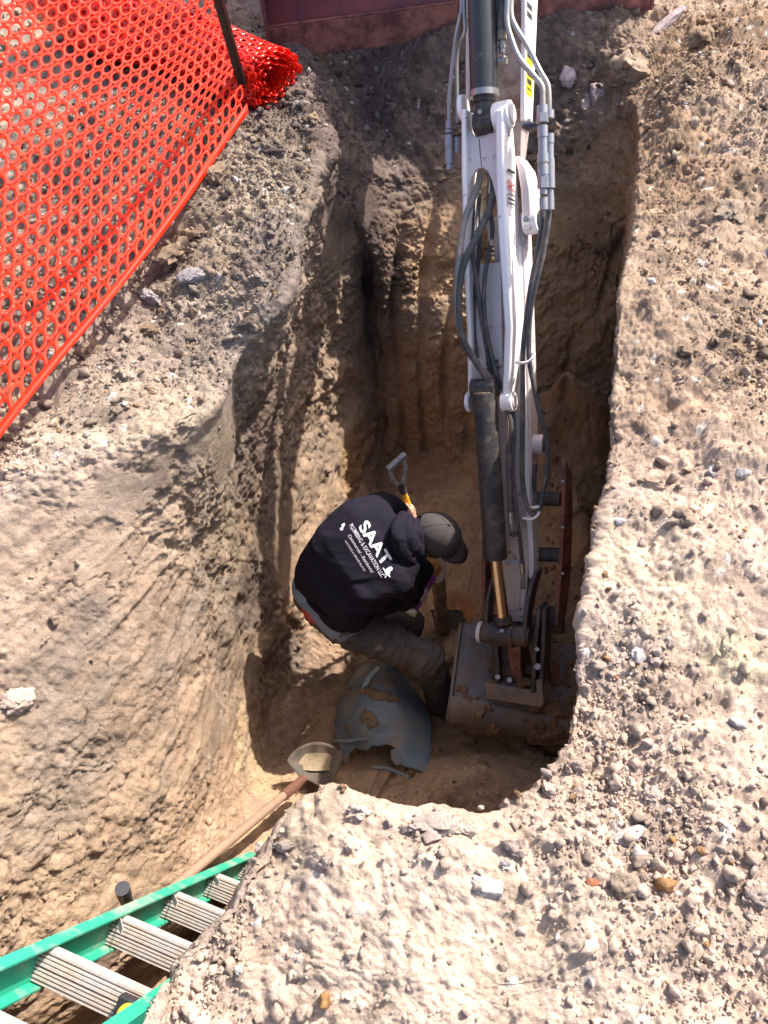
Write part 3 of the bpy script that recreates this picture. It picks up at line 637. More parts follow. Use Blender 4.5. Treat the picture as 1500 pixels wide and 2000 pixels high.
# lower ears and coupler
mbq = strip(MB(), [(968, 1255, .03, -.10), (972, 1300, .02, -.12), (969, 1352, .0, -.14)], .018); mbq.build('bucket_ear', DARKM, X_, bevel=.003)
strip(MB(), [(1003, 1258, .045, -.05), (1006, 1300, .03, -.10), (1018, 1345, .01, -.12)], [.06, .045, .02]).build('bucket_ear', RUST, X_, bevel=.003)
rl = strip(MB(), [(1052, 1188, .01, -.08), (1050, 1215, .03, -.09), (1044, 1270, .04, -.10), (1042, 1330, .03, -.12), (1040, 1355, .02, -.12)], .018).build('bucket_ear', DARKM, X_, bevel=.003)
strip(MB(), [(1062, 1190, .01, -.05), (1061, 1260, .03, -.06), (1056, 1340, .02, -.08)], .018).build('bucket_ear', DARKM, X_, bevel=.003)
acyl('pin', A(1050, 1302, .045), A(1050, 1302, .03), .013, STEEL, rl)
acyl('pin', A(1049, 1268, .045), A(1049, 1268, .03), .009, STEEL, rl)
acyl('linkage_pin', A(958, 1300, -.06), A(1065, 1310, -.06), .030, DARKM, X_)
acyl('linkage_pin', A(955, 1215, -.09), A(1100, 1222, -.09), .036, DARKM, X_)
mb = strip(MB(), [(983, 1262, .0, -.08), (985, 1340, -.03, -.1)], [.11, .12]); mb.build('coupler_body', DARKM, X_, bevel=.004)
tb = MB().prism([A(946, 1334, .02), A(1052, 1352, .02), A(1054, 1384, .02), A(948, 1366, .02)], -Ww * .07).build('coupler_crossbar', BUCKD, X_, bevel=.010)
MB().prism([A(1046, 1330, .03), A(1058, 1326, .03), A(1062, 1376, .03), A(1052, 1386, .03)], -Ww * .08).build('coupler_end_plate', BUCKD, tb, bevel=.003)
for x, y in ((995, 1328), (972, 1322)): acyl('bolt', A(x, y, .0), A(x, y, .018), .012, STEEL, tb, n=6)
# thumb with its two rusty blades and spacer tubes
th = strip(MB(), [(1100, 898, -.05, -.06), (1102, 930, -.05, -.14), (1098, 1010, -.05, -.18), (1095, 1090, -.05, -.19), (1090, 1160, -.04, -.19), (1086, 1222, -.03, -.15)], .016).build('thumb_blade', RUST, X_, bevel=.002)
strip(MB(), [(944, 880, -.05, -.1), (945, 960, -.05, -.14), (945, 1060, -.05, -.18), (944, 1150, -.04, -.19), (944, 1215, -.03, -.13)], .016).build('thumb_blade', RUST, X_, bevel=.002)
for y in (975, 1084):
    acyl('thumb_spacer', A(946, y - 4, -.15), A(1096, y, -.15), .030, BLACKD, X_)
acyl('thumb_boss', A(1062, 1206, -.09), A(1098, 1208, -.09), .048, DARKM, X_, bevel=.003)
for y in (940, 1030, 1120): acyl('rivet', A(1099, y, -.048), A(1099, y, -.044), .006, STEEL, th, n=8)
# ------ hoses
def hose(pts, r, m=RUBBER, n=12, name='hydraulic_hose', par=X_): return MB().tube(spline([A(*p) for p in pts], 8), r, n).build(name, m, par)
hose([(944, 300, -.02), (938, 345, .0), (925, 385, .035), (909, 425, .06), (899, 480, .085), (893, 540, .09), (892, 600, .09), (900, 650, .08), (917, 690, .05), (940, 720, .03), (962, 745, .0)], .0125, SLEEVE)
hose([(962, 340, -.03), (964, 370, .01), (955, 410, .04), (935, 455, .06), (912, 500, .085), (899, 545, .09), (896, 610, .09), (903, 660, .075), (925, 700, .05), (948, 735, .03), (966, 765, -.0)], .0135, RUBBER)
hose([(930, 330, -.05), (924, 400, -.02), (921, 470, .0), (928, 530, .02), (934, 570, .03), (940, 620, .02), (948, 665, .0), (957, 720, -.01), (962, 760, -.02)], .009, RUBBER)
hose([(957, 345, -.06), (953, 400, -.03), (962, 440, -.0), (958, 480, .0), (950, 520, .01), (945, 570, .025), (947, 620, .02), (955, 670, .01), (966, 715, .0), (978, 760, -.02)], .0085, RUBBER)
hose([(935, 360, -.07), (938, 430, -.05), (935, 500, -.03), (928, 570, -.02), (925, 640, -.02), (932, 700, -.02)], .008, RUBBER)
MB().tube([A(953, 430, -.01), A(958, 458, -.005), A(962, 480, -.0)], .011, 12).build('tan_hose_wrap', mat('tan_wrap', (.45, .38, .27), .7), X_)
# two hoses down the right side
h1 = hose([(1060, 408, .0), (1058, 440, .0), (1048, 500, .0), (1035, 570, .0), (1026, 640, .0), (1021, 700, .0), (1021, 780, .0), (1020, 860, .0), (1020, 930, .0), (1026, 975, .0), (1038, 1003, .0), (1052, 998, .0), (1060, 965, .0), (1068, 920, -.02), (1068, 860, -.02), (1052, 800, -.01), (1042, 750, .0), (1034, 705, .01), (1033, 660, .01), (1036, 610, .015), (1046, 560, .015), (1060, 500, .015), (1070, 440, .01), (1073, 410, .01)], .0098, RUBBER)
hose([(1002, 800, .0), (1004, 850, .01), (1001, 900, .01), (1003, 950, .01), (1010, 1010, .01), (1016, 1060, .0), (1020, 1100, .0)], .0085, RUBBER)
hose([(990, 800, .02), (997, 830, .02), (994, 880, .02), (995, 930, .02), (998, 1000, .02)], .012, RUBBER)
fe = MB().cyl(A(998, 1000, .02), A(999, 1022, .02), .0135, 12); fe.cyl(A(999, 1022, .02), A(999, 1034, .02), .010, 6); fe.build('hose_ferrule', STEEL, X_)
fe = MB().cyl(A(1020, 1100, .0), A(1021, 1120, .0), .0115, 12); fe.cyl(A(1021, 1120, .0), A(1022, 1150, .0), .009, 6); fe.build('hose_ferrule', STEEL, X_)
hose([(1045, 905, -.03), (1043, 950, -.05), (1050, 975, -.06), (1056, 990, -.06)], .009, RUBBER)
# wire hooks that hold the hoses
for pts in ([(1008, 708, .0), (1022, 709, .028), (1034, 705, .03), (1043, 693, .02), (1038, 690, .0), (1034, 693, -.03)], [(1022, 1012, -.0), (1036, 1014, .025), (1048, 1009, .025), (1054, 998, .0)], [(1030, 990, -.04), (1044, 991, .01), (1053, 989, .015)]):
    MB().tube(spline([A(*p) for p in pts], 6), .0055, 10).build('hose_hook', WHITE, X_)
hose([(985, 795, .03), (990, 810, .03), (993, 830, .032), (991, 865, .032)], .0016, mat('copper_wire', (.5, .25, .12), .5), name='tie_wire')
# steel hard lines on the right and the quick couplers
for pts in ([(993, -260, .07), (994, -40, .07), (996, 30, .07), (1003, 60, .065), (1030, 100, .055), (1053, 140, .05), (1061, 165, .045), (1061, 212, .04)],
            [(985, -260, .06), (986, -40, .06), (990, 30, .06), (1003, 90, .06), (1025, 125, .06), (1050, 155, .06), (1066, 185, .06), (1071, 214, .06)]):
    pass
hose([(1006, -260, .04), (1000, -40, .04), (998, 25, .045), (1008, 55, .045), (1030, 90, .04), (1055, 140, .035), (1069, 165, .03), (1072, 190, .03), (1072, 215, .03)], .0098, STEEL, name='steel_line')
hose([(996, -260, .06), (991, -20, .06), (990, 40, .06), (1000, 80, .06), (1015, 115, .06), (1040, 145, .055), (1058, 168, .05), (1060, 190, .05), (1060, 215, .05)], .0102, STEEL, name='steel_line')
GREYS = mat('grey_coupler', (.33, .33, .35), .4, metal=.6, var=.2, dirt=(.2, .15, .12), dscale=16, dthr=.6)
def coupler(x0, x1, w_, prof, name='quick_coupler'):
    mb = MB()
    for (ya, yb, r) in prof:
        t0 = (ya - 205) / 210; t1 = (yb - 205) / 210
        mb.cyl(A(x0 + (x1 - x0) * t0, ya, w_), A(x0 + (x1 - x0) * t1, yb, w_), r, 18 if r < .021 else 6)
    return mb.build(name, GREYS, X_, angle=25)
coupler(1059, 1062, .05, [(206, 222, .019), (222, 228, .0215), (228, 240, .0225), (246, 268, .0185), (268, 300, .016), (300, 318, .0195), (318, 324, .0175), (324, 342, .0195), (342, 346, .0175), (346, 368, .0215), (370, 380, .014), (386, 410, .0155)])
coupler(1072, 1075, .03, [(216, 232, .018), (262, 280, .017), (280, 310, .015), (310, 345, .0175), (345, 368, .018), (370, 384, .013), (384, 410, .0145)])
pl = MB().prism([A(1020, 243, .03), A(1085, 236, .03), A(1087, 243, .03), A(1083, 247, .03), A(1050, 245, .03), A(1030, 254, .03), (A(1019, 250, .03))], -Ww * .05).build('coupler_bracket', DARKM, X_)
acyl('bolt', A(1033, 238, .02), A(1033, 233, .02), .008, STEEL, pl, n=6)
MB().prism([A(1020, 238, .02), A(1043, 238, .02), A(1042, 242, .02), A(1020, 242, .02)], -Ww * .03).build('shim_plate', STEEL, pl)
# steel lines and capped coupler on the left side
hose([(902, -260, .04), (902, 0, .03), (899, 30, .03), (890, 75, .02), (880, 160, .02), (877, 195, .02), (877, 240, .02)], .0075, STEEL, name='steel_line')
hose([(912, -260, .03), (907, 0, .03), (908, 60, .02), (893, 100, .0), (893, 200, .0), (893, 240, .0)], .0075, STEEL, name='steel_line')
coupler(876, 878, .02, [(236, 252, .012), (254, 260, .014), (264, 286, .017), (286, 320, .016), (320, 332, .0125)])
coupler(892, 893, .0, [(268, 300, .014)])
MB().prism([A(865, 259, .03), A(895, 257, .03), A(895, 262, .03), A(866, 264, .03)], -Ww * .05).build('coupler_bracket', DARKM, X_)
# ------ bucket
bl0, br0 = C(905, 1217, 3.42), C(1150, 1245, 3.36)
bl1, br1 = C(880, 1398, 3.36), C(1128, 1448, 3.34)
ax = nrm(((br0 - bl0) + (br1 - bl1)) / 2); ax = nrm(nrm(br1 - bl1))
prof = [(905, 1217, 3.54), (903, 1232, 3.50), (895, 1290, 3.42), (887, 1352, 3.36), (884, 1372, 3.35), (881, 1392, 3.37), (880, 1406, 3.43), (882, 1412, 3.50), (887, 1412, 3.58)]
pp = spline([C(*q) for q in prof], 5); wd = np.linalg.norm(br1 - bl1)
wd = .63
mb = MB(); K = len(pp); nx = 12; V = []
for i in range(K):
    for j in range(nx + 1): V.append(pp[i] + ax * wd * j / nx)
F = [(i * (nx + 1) + j, i * (nx + 1) + j + 1, (i + 1) * (nx + 1) + j + 1, (i + 1) * (nx + 1) + j) for i in range(K - 1) for j in range(nx)]
bk = MB().add(V, F).build('bucket', BUCK, X_, solid=.012)
inner = nrm(-Fw); away = C(905, 1300, 3.9) 
mouth = [C(912, 1225, 3.80), C(905, 1330, 3.95), C(895, 1395, 3.75)]
for s, nm in ((0, 'side_plate'), (wd, 'side_plate')):
    lp = [p + ax * (s + (-.006 if s == 0 else .006)) for p in pp[::2]] + [p + ax * s for p in mouth[::-1]]
    MB().prism(lp, ax * (-.010 if s == 0 else .010)).build(nm, BUCKD, bk)
rim_ = [p + ax * (-.012) - Fw * .004 for p in pp[2:]]
MB().tube(rim_, .008, 10).build('edge_bead', BUCKD, bk)
rl_ = pp[15]; MB().tube([rl_ - Fw * .006 + ax * x for x in np.linspace(.01, wd - .01, 12)], .004, 6).build('weld_seam', BUCKD, bk)
# reinforcing wrap of the lower heel, muddy
V = []; seg = pp[16:40] if len(pp) > 40 else pp[16:]
for p in seg:
    for j in range(nx + 1): V.append(p - Fw * .008 * (1 if True else 0) + ax * (wd + .02) * j / nx - ax * .01)
K2 = len(seg); F = [(i * (nx + 1) + j, i * (nx + 1) + j + 1, (i + 1) * (nx + 1) + j + 1, (i + 1) * (nx + 1) + j) for i in range(K2 - 1) for j in range(nx)]
MB().add(V, F).build('heel_wrap', BUCKD, bk, solid=.010)
for k in range(5):
    b0 = C(905, 1225, 3.80) + ax * (.05 + k * (wd - .1) / 4); dd = nrm(C(905, 1225, 3.80) - C(905, 1290, 3.45))
    MB().prism([b0 - ax * .025, b0 + ax * .025, b0 + ax * .010 + dd * .12, b0 - ax * .010 + dd * .12], -Fw * .02).build('bucket_tooth', BUCKD, bk)
# curved weld lines and bracket outlines on the back plate
for pts in ([(912, 1243, 3.375), (930, 1250, 3.37), (944, 1262, 3.35), (948, 1290, 3.31), (955, 1312, 3.28)], [(1140, 1262, 3.32), (1112, 1270, 3.32), (1098, 1276, 3.31), (1090, 1292, 3.29)]):
    MB().tube(spline([C(x, y, dd_ + .095) for x, y, dd_ in pts], 6), .004, 6).build('weld_seam', BUCKD, bk)
# mud caked on the bucket (one mass), and one clod sitting on the coupler
# ------ dozer blade
RB = mat('blade_rust', (.30, .085, .075), .62, var=.35, scale=5, dirt=(.12, .06, .08), dscale=3.5, dthr=.5, bump=.35, dsharp=.15)
RB2 = mat('blade_edge_rust', (.34, .13, .10), .65, var=.3, dirt=(.12, .05, .045), dscale=8, dthr=.5, bump=.4)
p0 = P(530, 92, .02); p1 = P(905, 42, .02); bd = nrm(p1 - p0); bd[2] = 0; bd = nrm(bd); fwd = np.array([-bd[1], bd[0], 0]); 
if fwd[1] < 0: fwd = -fwd
L_ = np.linalg.norm(p1 - p0) * 2.0
prf = [(-.010, -.12), (0, 0), (.0, .075)]       # cutting edge strip
e0 = p0 - [0, 0, .10]
blade = empty('blade_dummy', p0, 'x', 'x'); bpy.data.objects.remove(blade)
mb = MB(); a0 = p0 - [0, 0, .06]; mb.hexa([a0, a0 + bd * L_, a0 + bd * L_ + [0, 0, .135], a0 + [0, 0, .135], a0 + fwd * .02, a0 + bd * L_ + fwd * .02, a0 + bd * L_ + fwd * .02 + [0, 0, .135], a0 + fwd * .02 + [0, 0, .135]])
bl = mb.build('dozer_blade', RB2, X_, bevel=.003)
V = []; nn_ = 14
for i in range(nn_ + 1):
    t = i / nn_; off = fwd * (.018 + .10 * math.sin(math.pi * t * .95)) ; z = .078 + .36 * t
    for j in (0, 1): V.append(p0 + bd * (L_ * j) + off + [0, 0, z])
F = [(2 * i, 2 * i + 1, 2 * i + 3, 2 * i + 2) for i in range(nn_)]
mold = MB().add(V, F).build('moldboard', RB, bl, solid=.012)
MB().tube([p0 + bd * (L_ * t) + fwd * .012 + [0, 0, .080] for t in np.linspace(.002, .998, 30)], .007, 8).build('weld_seam', RB2, bl)
MB().tube([p0 + bd * (L_ * t) + fwd * .03 + [0, 0, .45] for t in (0, 1)], .02, 12).build('top_rail', RB, bl)
for s in (-.016, L_ + .002):
    q0 = p0 + bd * s; MB().prism([q0 - [0, 0, .06], q0 + [0, 0, .45], q0 + [0, 0, .45] + fwd * .1, q0 + [0, 0, .2] + fwd * .17, q0 - [0, 0, .06] + fwd * .05], bd * .014).build('blade_end_plate', RB, bl)
# ------ machine behind the blade: tracks, house, boom root
mc = p0 + bd * (L_ * .5 + .25) + fwd * 1.25; mc[2] = 0
TR = mat('track_rubber', (.03, .03, .03), .8, var=.3, dirt=(.2, .14, .1), dscale=6, dthr=.5)
for s in (-1, 1):
    c0 = mc + bd * s * .62; mb = MB(); lp = []
    for k in range(24):
        q = 2 * math.pi * k / 24; lp.append(c0 + fwd * (math.copysign(.62, math.cos(q)) + .2 * math.cos(q)) + np.array([0, 0, .24 + .22 * math.sin(q)]) - bd * .15)
    tr = mb.prism(lp, bd * .30).build('track', TR, X_, bevel=.01)
    for k in range(4): MB().cyl(c0 + fwd * (-.6 + .4 * k) - bd * .16 + [0, 0, .2], c0 + fwd * (-.6 + .4 * k) + bd * .16 + [0, 0, .2], .13, 20).build('track_roller', DARKM, tr)
MB().box(mc + [0, 0, .30], bd * .46, fwd * .5, np.array([0, 0, .12])).build('undercarriage', DARKM, X_, bevel=.02)
for s in (-.35, .35): MB().box(mc - fwd * .78 + bd * s + [0, 0, .28], bd * .05, fwd * .60, np.array([0, 0, .05])).build('blade_arm', RB2, X_, bevel=.01)
MB().cyl(mc + [0, 0, .40], mc + [0, 0, .52], .40, 32).build('slew_ring', DARKM, X_)
hs = MB().box(mc + fwd * .25 + [0, 0, 1.0], bd * .72, fwd * .85, np.array([0, 0, .48])).build('engine_house', WHITE, X_, bevel=.06)
for sx in (-1, 1):
    for sy in (-1, 1): MB().box(mc + bd * (.40 + sx * .28) + fwd * (.1 + sy * .5) + [0, 0, 1.85], bd * .03, fwd * .03, np.array([0, 0, .40])).build('cab_post', BLACK, X_)
MB().box(mc + bd * .40 + fwd * .1 + [0, 0, 2.26], bd * .34, fwd * .58, np.array([0, 0, .04])).build('cab_roof', WHITE, X_, bevel=.02)
MB().box(mc + bd * .4 + fwd * .1 + [0, 0, 1.58], bd * .25, fwd * .25, np.array([0, 0, .12])).build('seat', BLACKD, X_, bevel=.03)
# boom continues up and back to its foot on the house
bt = A(966, -415, -.26); foot_ = mc - fwd * .55 + [0, 0, .8]; midb = (bt * .45 + foot_ * .55) + np.array([0, 0, .05])
sp_ = spline([bt + Vv * .05, midb, foot_], 8); side = Uu
V = []; F = []
for i, q in enumerate(sp_):
    tdir = nrm(np.gradient(sp_, axis=0)[i]); nrm_ = nrm(np.cross(side, tdir)); hw = .17 if 0 < i < len(sp_) - 1 else .14
    for a_, b_ in ((-1, -1), (1, -1), (1, 1), (-1, 1)): V.append(q + side * a_ * .10 + nrm_ * b_ * hw)
n = len(sp_); F = [(4 * i + j, 4 * i + (j + 1) % 4, 4 * i + 4 + (j + 1) % 4, 4 * i + 4 + j) for i in range(n - 1) for j in range(4)] + [(3, 2, 1, 0), tuple(4 * n - 4 + j for j in range(4))]
MB().add(V, F).build('boom_root', WHITE, X_, bevel=.01)

def caked(base_pts, thr, amp, seed, name, m, par, lift=.004, fs=18, mask=None):
    """mud stuck in patches on a surface given as a grid of points (rows x cols x 3)"""
    B = np.asarray(base_pts); nr, nc = B.shape[:2]; Q = B.reshape(-1, 3); n_ = fbm(Q * fs, seed, 4)
    if mask is not None: n_ = n_ + mask(Q)
    h = np.clip(n_ - thr, -.15, 1); du = np.gradient(B, axis=1); dv = np.gradient(B, axis=0); N_ = np.cross(du, dv).reshape(-1, 3); N_ /= np.linalg.norm(N_, axis=1)[:, None] + 1e-9
    N_ = np.where((N_ @ Fw)[:, None] > 0, -N_, N_)
    V = Q + N_ * (h * amp + np.where(h < 0, -.006, lift) + .15 * amp * fbm(Q * 70, seed + 4, 3))[:, None]
    F = []
    for i in range(nr - 1):
        for j in range(nc - 1):
            q = (i * nc + j, i * nc + j + 1, (i + 1) * nc + j + 1, (i + 1) * nc + j)
            if max(h[list(q)]) > -.02: F.append(q)
    return props(mesh_obj(name, V, F, m, par, angle=180), kind='stuff')
bg_ = np.array([[p - Fw * .006 + ax * (wd * j / 110) for j in range(111)] for p in spline(pp[:len(pp) - 6], 4)])
bw = A(1000, 1300, 0)
caked(bg_, .38, .030, 401, 'caked_mud', soil_mat('bucket_mud', False, (.27, .165, .10)), bk, mask=lambda Q: .75 * np.clip((((Q - bl0) @ ax) - .33) / .12, 0, 1) * (1 if True else 0) + .35 * np.clip((-(Q - pp[15]) @ Up) / .05, 0, 1) - .25)
# ================================================================== THE WORKER
HOOD = mat('navy_black_fleece', (.014, .0125, .021), .95, var=.2, scale=60, dirt=(.035, .03, .03), dscale=5, dthr=.68, dsharp=.15, bump=.5, bscale=700, spec=.1)
TROU = mat('worn_work_trousers', (.060, .054, .060), .9, var=.2, scale=14, dirt=(.13, .105, .09), dscale=5, dthr=.52, dsharp=.18, bump=.6, bscale=500, spec=.1)
SKIN = mat('skin', (.55, .30, .20), .55, var=.08, scale=30, bump=.2, bscale=300)
SHIRT = mat('grey_blue_shirt', (.16, .20, .29), .9, var=.12, bump=.3, bscale=500)
REDC = mat('red_waistband', (.42, .04, .03), .8, var=.1)
CAPM = mat('charcoal_cap', (.075, .062, .064), .9, var=.15, bump=.6, bscale=900, spec=.1)
BOOTM = mat('dark_boot', (.03, .03, .04), .7, var=.3, dirt=(.16, .11, .08), dscale=9, dthr=.55)
GLOVE = mat('tan_leather_glove', (.50, .25, .07), .7, var=.2, dirt=(.22, .12, .06), dscale=20, dthr=.58, bump=.5, bscale=300)
HAIR = mat('short_dark_hair', (.03, .02, .015), .8)
PRINT = mat('white_print', (.60, .59, .64), .8, var=.03)
def sect(mb, secs, n=7):      # lateral capsules blended along the trunk: (A, B, r)
    for i in range(len(secs) - 1):
        (a0, b0, r0), (a1, b1, r1) = secs[i], secs[i + 1]
        for k in range(n + (i == len(secs) - 2)):
            t = k / n; mb.capsule(C(*a0) * (1 - t) + C(*a1) * t, C(*b0) * (1 - t) + C(*b1) * t, r0 * (1 - t) + r1 * t, r0 * (1 - t) + r1 * t, 14)
def limb(mb, pts):            # (px, py, d, r) chain
    for p, q in zip(pts[:-1], pts[1:]): mb.capsule(C(*p[:3]), C(*q[:3]), p[3], q[3], 18)
man = empty('person', P(750, 1330, FZ), 'person in a dark printed hoodie and charcoal cap bending over in the pit', 'person')
# body: one continuous skin
hc = C(849, 1047, 3.21)
capax = nrm(.45 * Rt + .42 * Up - .78 * Fw); face = nrm(.80 * Rt - .42 * Up + .10 * Fw); face = nrm(face - capax * (face @ capax)); side_ = np.cross(capax, face)
mb = MB()
def ell(mb, c, a, b, c_, ra, rb, rc):
    M = np.stack([np.asarray(a) * ra, np.asarray(b) * rb, np.asarray(c_) * rc], 1); return mb.ball(c, 1, M, 14)
ell(mb, hc, face, side_, capax, .098, .077, .105); ell(mb, hc + face * .035 - capax * .06, face, side_, capax, .062, .058, .07)
mb.capsule(hc + face * .098 - capax * .025, hc + face * .108 - capax * .05, .010, .014)            # nose
for s in (-1, 1):
    ell(mb, hc + side_ * s * .078 - face * .005 - capax * .035, face, side_, capax, .018, .007, .028)   # ears
    ell(mb, hc + side_ * s * .030 + face * .082 - capax * .018, face, side_, capax, .012, .016, .010)   # brows
mb.capsule(hc + face * .085 - capax * .078 - side_ * .02, hc + face * .085 - capax * .078 + side_ * .02, .008, .008)  # lips
mb.capsule(C(800, 1052, 3.27), hc - face * .02 - capax * .05, .058, .055)
sect(mb, [((628, 1160, 3.40), (668, 1205, 3.40), .075), ((640, 1120, 3.31), (680, 1175, 3.31), .075), ((675, 1070, 3.23), (722, 1130, 3.23), .08), ((725, 1020, 3.22), (782, 1105, 3.22), .07)], 4)
limb(mb, [(785, 1108, 3.22, .05), (790, 1162, 3.40, .042), (822, 1114, 3.44, .032), (832, 1104, 3.45, .028)])
limb(mb, [(722, 1004, 3.25, .05), (748, 990, 3.40, .042), (785, 998, 3.47, .032), (797, 999, 3.49, .026)])
limb(mb, [(672, 1208, 3.40, .085), (836, 1286, 3.44, .052), (858, 1370, 3.78, .04)])
limb(mb, [(640, 1185, 3.5, .08), (800, 1215, 3.78, .052), (790, 1262, 4.02, .04)])
# left hand closing round the yellow shaft
def hand(mb, wrist, palm, fd, across, out, curl, s=1.0, thumb=1):
    """wrist, palm centre, finger direction, across-the-knuckles, palm normal; curl = bend towards the palm side per joint"""
    wrist, palm, fd, across, out = map(np.asarray, (wrist, palm, fd, across, out))
    mb.capsule(wrist, palm, .024 * s, .026 * s)
    for k in range(4):
        root = palm + across * (k - 1.5) * .0195 * s + fd * .030 * s; mb.capsule(palm + across * (k - 1.5) * .015 * s - fd * .02 * s, root, .0125 * s, .0105 * s, 12)
        d_ = fd.copy(); p = root
        for seg, r0, r1 in ((.034, .0100, .0092), (.024, .0092, .0086), (.018, .0086, .0078)):
            L_ = seg * s * (1.0, 1.12, 1.05, .85)[k]; a_ = curl; d_ = nrm(d_ * math.cos(a_) + (-out) * math.sin(a_)) if seg == .034 else nrm(d_ * math.cos(a_) + np.cross(across, d_) * math.sin(a_) * sgn)
            q = p + d_ * L_; mb.capsule(p, q, r0 * s, r1 * s, 12); p = q
    tr = palm - fd * .012 * s + across * thumb * .030 * s; t1 = tr + nrm(fd * .6 + across * thumb * .5 - out * .5) * .034 * s; t2 = t1 + nrm(fd * .75 - across * thumb * .1 - out * .8) * .026 * s
    mb.capsule(palm - fd * .02 * s, tr, .014 * s, .0125 * s, 12); mb.capsule(tr, t1, .0122 * s, .0105 * s, 12); mb.capsule(t1, t2, .0105 * s, .009 * s, 12)
sh0, sh1 = C(786, 958, 3.46), C(812, 1030, 3.60); shd = nrm(sh1 - sh0)
gp = C(803, 999, 3.53)
sgn = 1
_f = nrm(.95 * Rt + .1 * Up + .15 * Fw); _f = nrm(_f - shd * (_f @ shd)); _o = nrm(np.cross(_f, shd)); 
if _o @ Fw > 0: _o = -_o
# palm lies on the near side of the shaft, fingers wrap over and behind it
ac = shd; sgn = 1 if (np.cross(ac, _f) @ (-_o)) > 0 else -1
hand(mb, C(792, 999, 3.485), gp - _o * (-.030) - _f * .034, _f, ac, _o, .95, .95, -1)
V, F, N_ = remeshed(mb, .0055, 4)
body = mesh_obj('body', V, F, SKIN, man)
# trousers
def cloth(mb, voxel, it, folds, name, m, off=0):
    V, F, N_ = remeshed(mb, voxel, it)
    V = V + N_ * (folds(V) + off)[:, None]
    return mesh_obj(name, V, F, m, man, angle=180)
def ridged(p, s, n=3):
    t, a = 0, 1
    for o in range(n): t = t + a * (1 - 2 * np.abs(vnoise(p * 2 ** o + 5 * o, s + o))); a *= .5
    return t
td = nrm(C(836, 1286, 3.44) - C(672, 1208, 3.40)); sp_d = nrm(C(725, 1060, 3.2) - C(640, 1160, 3.35))
def aniso(V, axis, along, across_):
    a = V @ axis; r = V - np.outer(a, axis); return np.outer(a * along, axis) + r * across_
kneeP = C(838, 1288, 3.42)
def tf(V):
    k = np.exp(-(np.linalg.norm(V - kneeP, axis=1) / .13) ** 2); h = np.exp(-(np.linalg.norm(V - C(680, 1215, 3.35), axis=1) / .12) ** 2)
    return .012 * (.5 + k + h) * ridged(aniso(V + .03 * vnoise(V * 6, 4)[:, None], td, 16, 5), 200) + .003 * fbm(V * 24, 210, 3)
mb = MB(); sect(mb, [((618, 1165, 3.40), (664, 1212, 3.40), .097), ((626, 1150, 3.36), (670, 1203, 3.36), .090)], 3)
limb(mb, [(662, 1205, 3.40, .098), (700, 1232, 3.41, .098), (836, 1286, 3.45, .071), (852, 1335, 3.62, .066), (859, 1372, 3.77, .060)])
limb(mb, [(632, 1185, 3.47, .098), (800, 1218, 3.78, .070), (790, 1262, 4.0, .058)])
tro = cloth(mb, .0065, 6, tf, 'trousers', TROU)
tt_bvh = BVHTree.FromObject(tro, bpy.context.evaluated_depsgraph_get())
def on(o, x, y, off=.002, far=6):
    """point where the sight line of this photo place meets the object"""
    M = np.array(WL[o.name]); q = BV[o.name].ray_cast(Vector(CAM - M), Vector(nrm(ray(x, y))), far)
    if q[0] is None: return None
    return np.array(q[0]) + M - nrm(ray(x, y)) * off
BV = {'trousers': tt_bvh}
for nm, pts, r in (('pocket_seam', [(712, 1242), (735, 1262), (758, 1262), (790, 1240)], .0016), ('side_seam', [(700, 1225), (740, 1240), (790, 1262), (835, 1275), (848, 1300), (862, 1345)], .0014), ('side_seam', [(640, 1232), (690, 1262), (740, 1282), (790, 1300)], .0014)):
    q = [on(tro, *p, 0) for p in pts]; q = [p for p in q if p is not None]
    if len(q) > 2: MB().tube(spline(q, 6), r * 1.3, 6).build(nm, TROU, tro)
q = on(tro, 660, 1247, .001)
if q is not None: MB().ball(q, .006).build('rivet_button', STEEL, tro)
# shirt hem and waistband under the hoodie
mb = MB(); sect(mb, [((612, 1148, 3.345), (668, 1212, 3.36), .0955), ((622, 1135, 3.32), (676, 1198, 3.33), .096)], 3); cloth(mb, .007, 4, lambda V: .003 * fbm(V * 25, 230, 2), 'shirt', SHIRT)
mb = MB(); sect(mb, [((625, 1178, 3.375), (628, 1182, 3.375), .089), ((626, 1173, 3.365), (630, 1178, 3.365), .089)], 2); cloth(mb, .007, 3, lambda V: 0 * V[:, 0], 'waistband', REDC)
# hoodie
def hf(V):
    ar = np.exp(-(np.linalg.norm(V - C(762, 1168, 3.3), axis=1) / .12) ** 2); lw = np.exp(-(np.linalg.norm(V - C(680, 1175, 3.2), axis=1) / .14) ** 2)
    mid = np.exp(-(np.linalg.norm(V - C(715, 1065, 3.1), axis=1) / .09) ** 2)
    ax2 = nrm(C(760, 1165, 3.2) - C(610, 1130, 3.2)); per = nrm(np.cross(ax2, Fw))
    return (1 - .85 * mid) * (.011 * (.35 + 1.1 * ar + lw) * ridged(aniso(V + .03 * vnoise(V * 5, 8)[:, None], ax2, 3.5, 12), 240) + .0045 * fbm(V * 11, 250, 3))
mb = MB()
sect(mb, [((617, 1128, 3.315), (672, 1198, 3.325), .094), ((628, 1112, 3.27), (684, 1180, 3.28), .103), ((662, 1062, 3.20), (716, 1140, 3.20), .112), ((700, 1025, 3.19), (760, 1118, 3.19), .108), ((726, 1012, 3.20), (782, 1098, 3.20), .088)], 8)
limb(mb, [(722, 1003, 3.22, .078), (748, 990, 3.38, .066), (776, 997, 3.455, .046)])
limb(mb, [(784, 1106, 3.22, .080), (790, 1160, 3.38, .072), (812, 1128, 3.42, .058), (824, 1111, 3.43, .045)])
limb(mb, [(740, 1165, 3.30, .07), (770, 1160, 3.36, .07)])
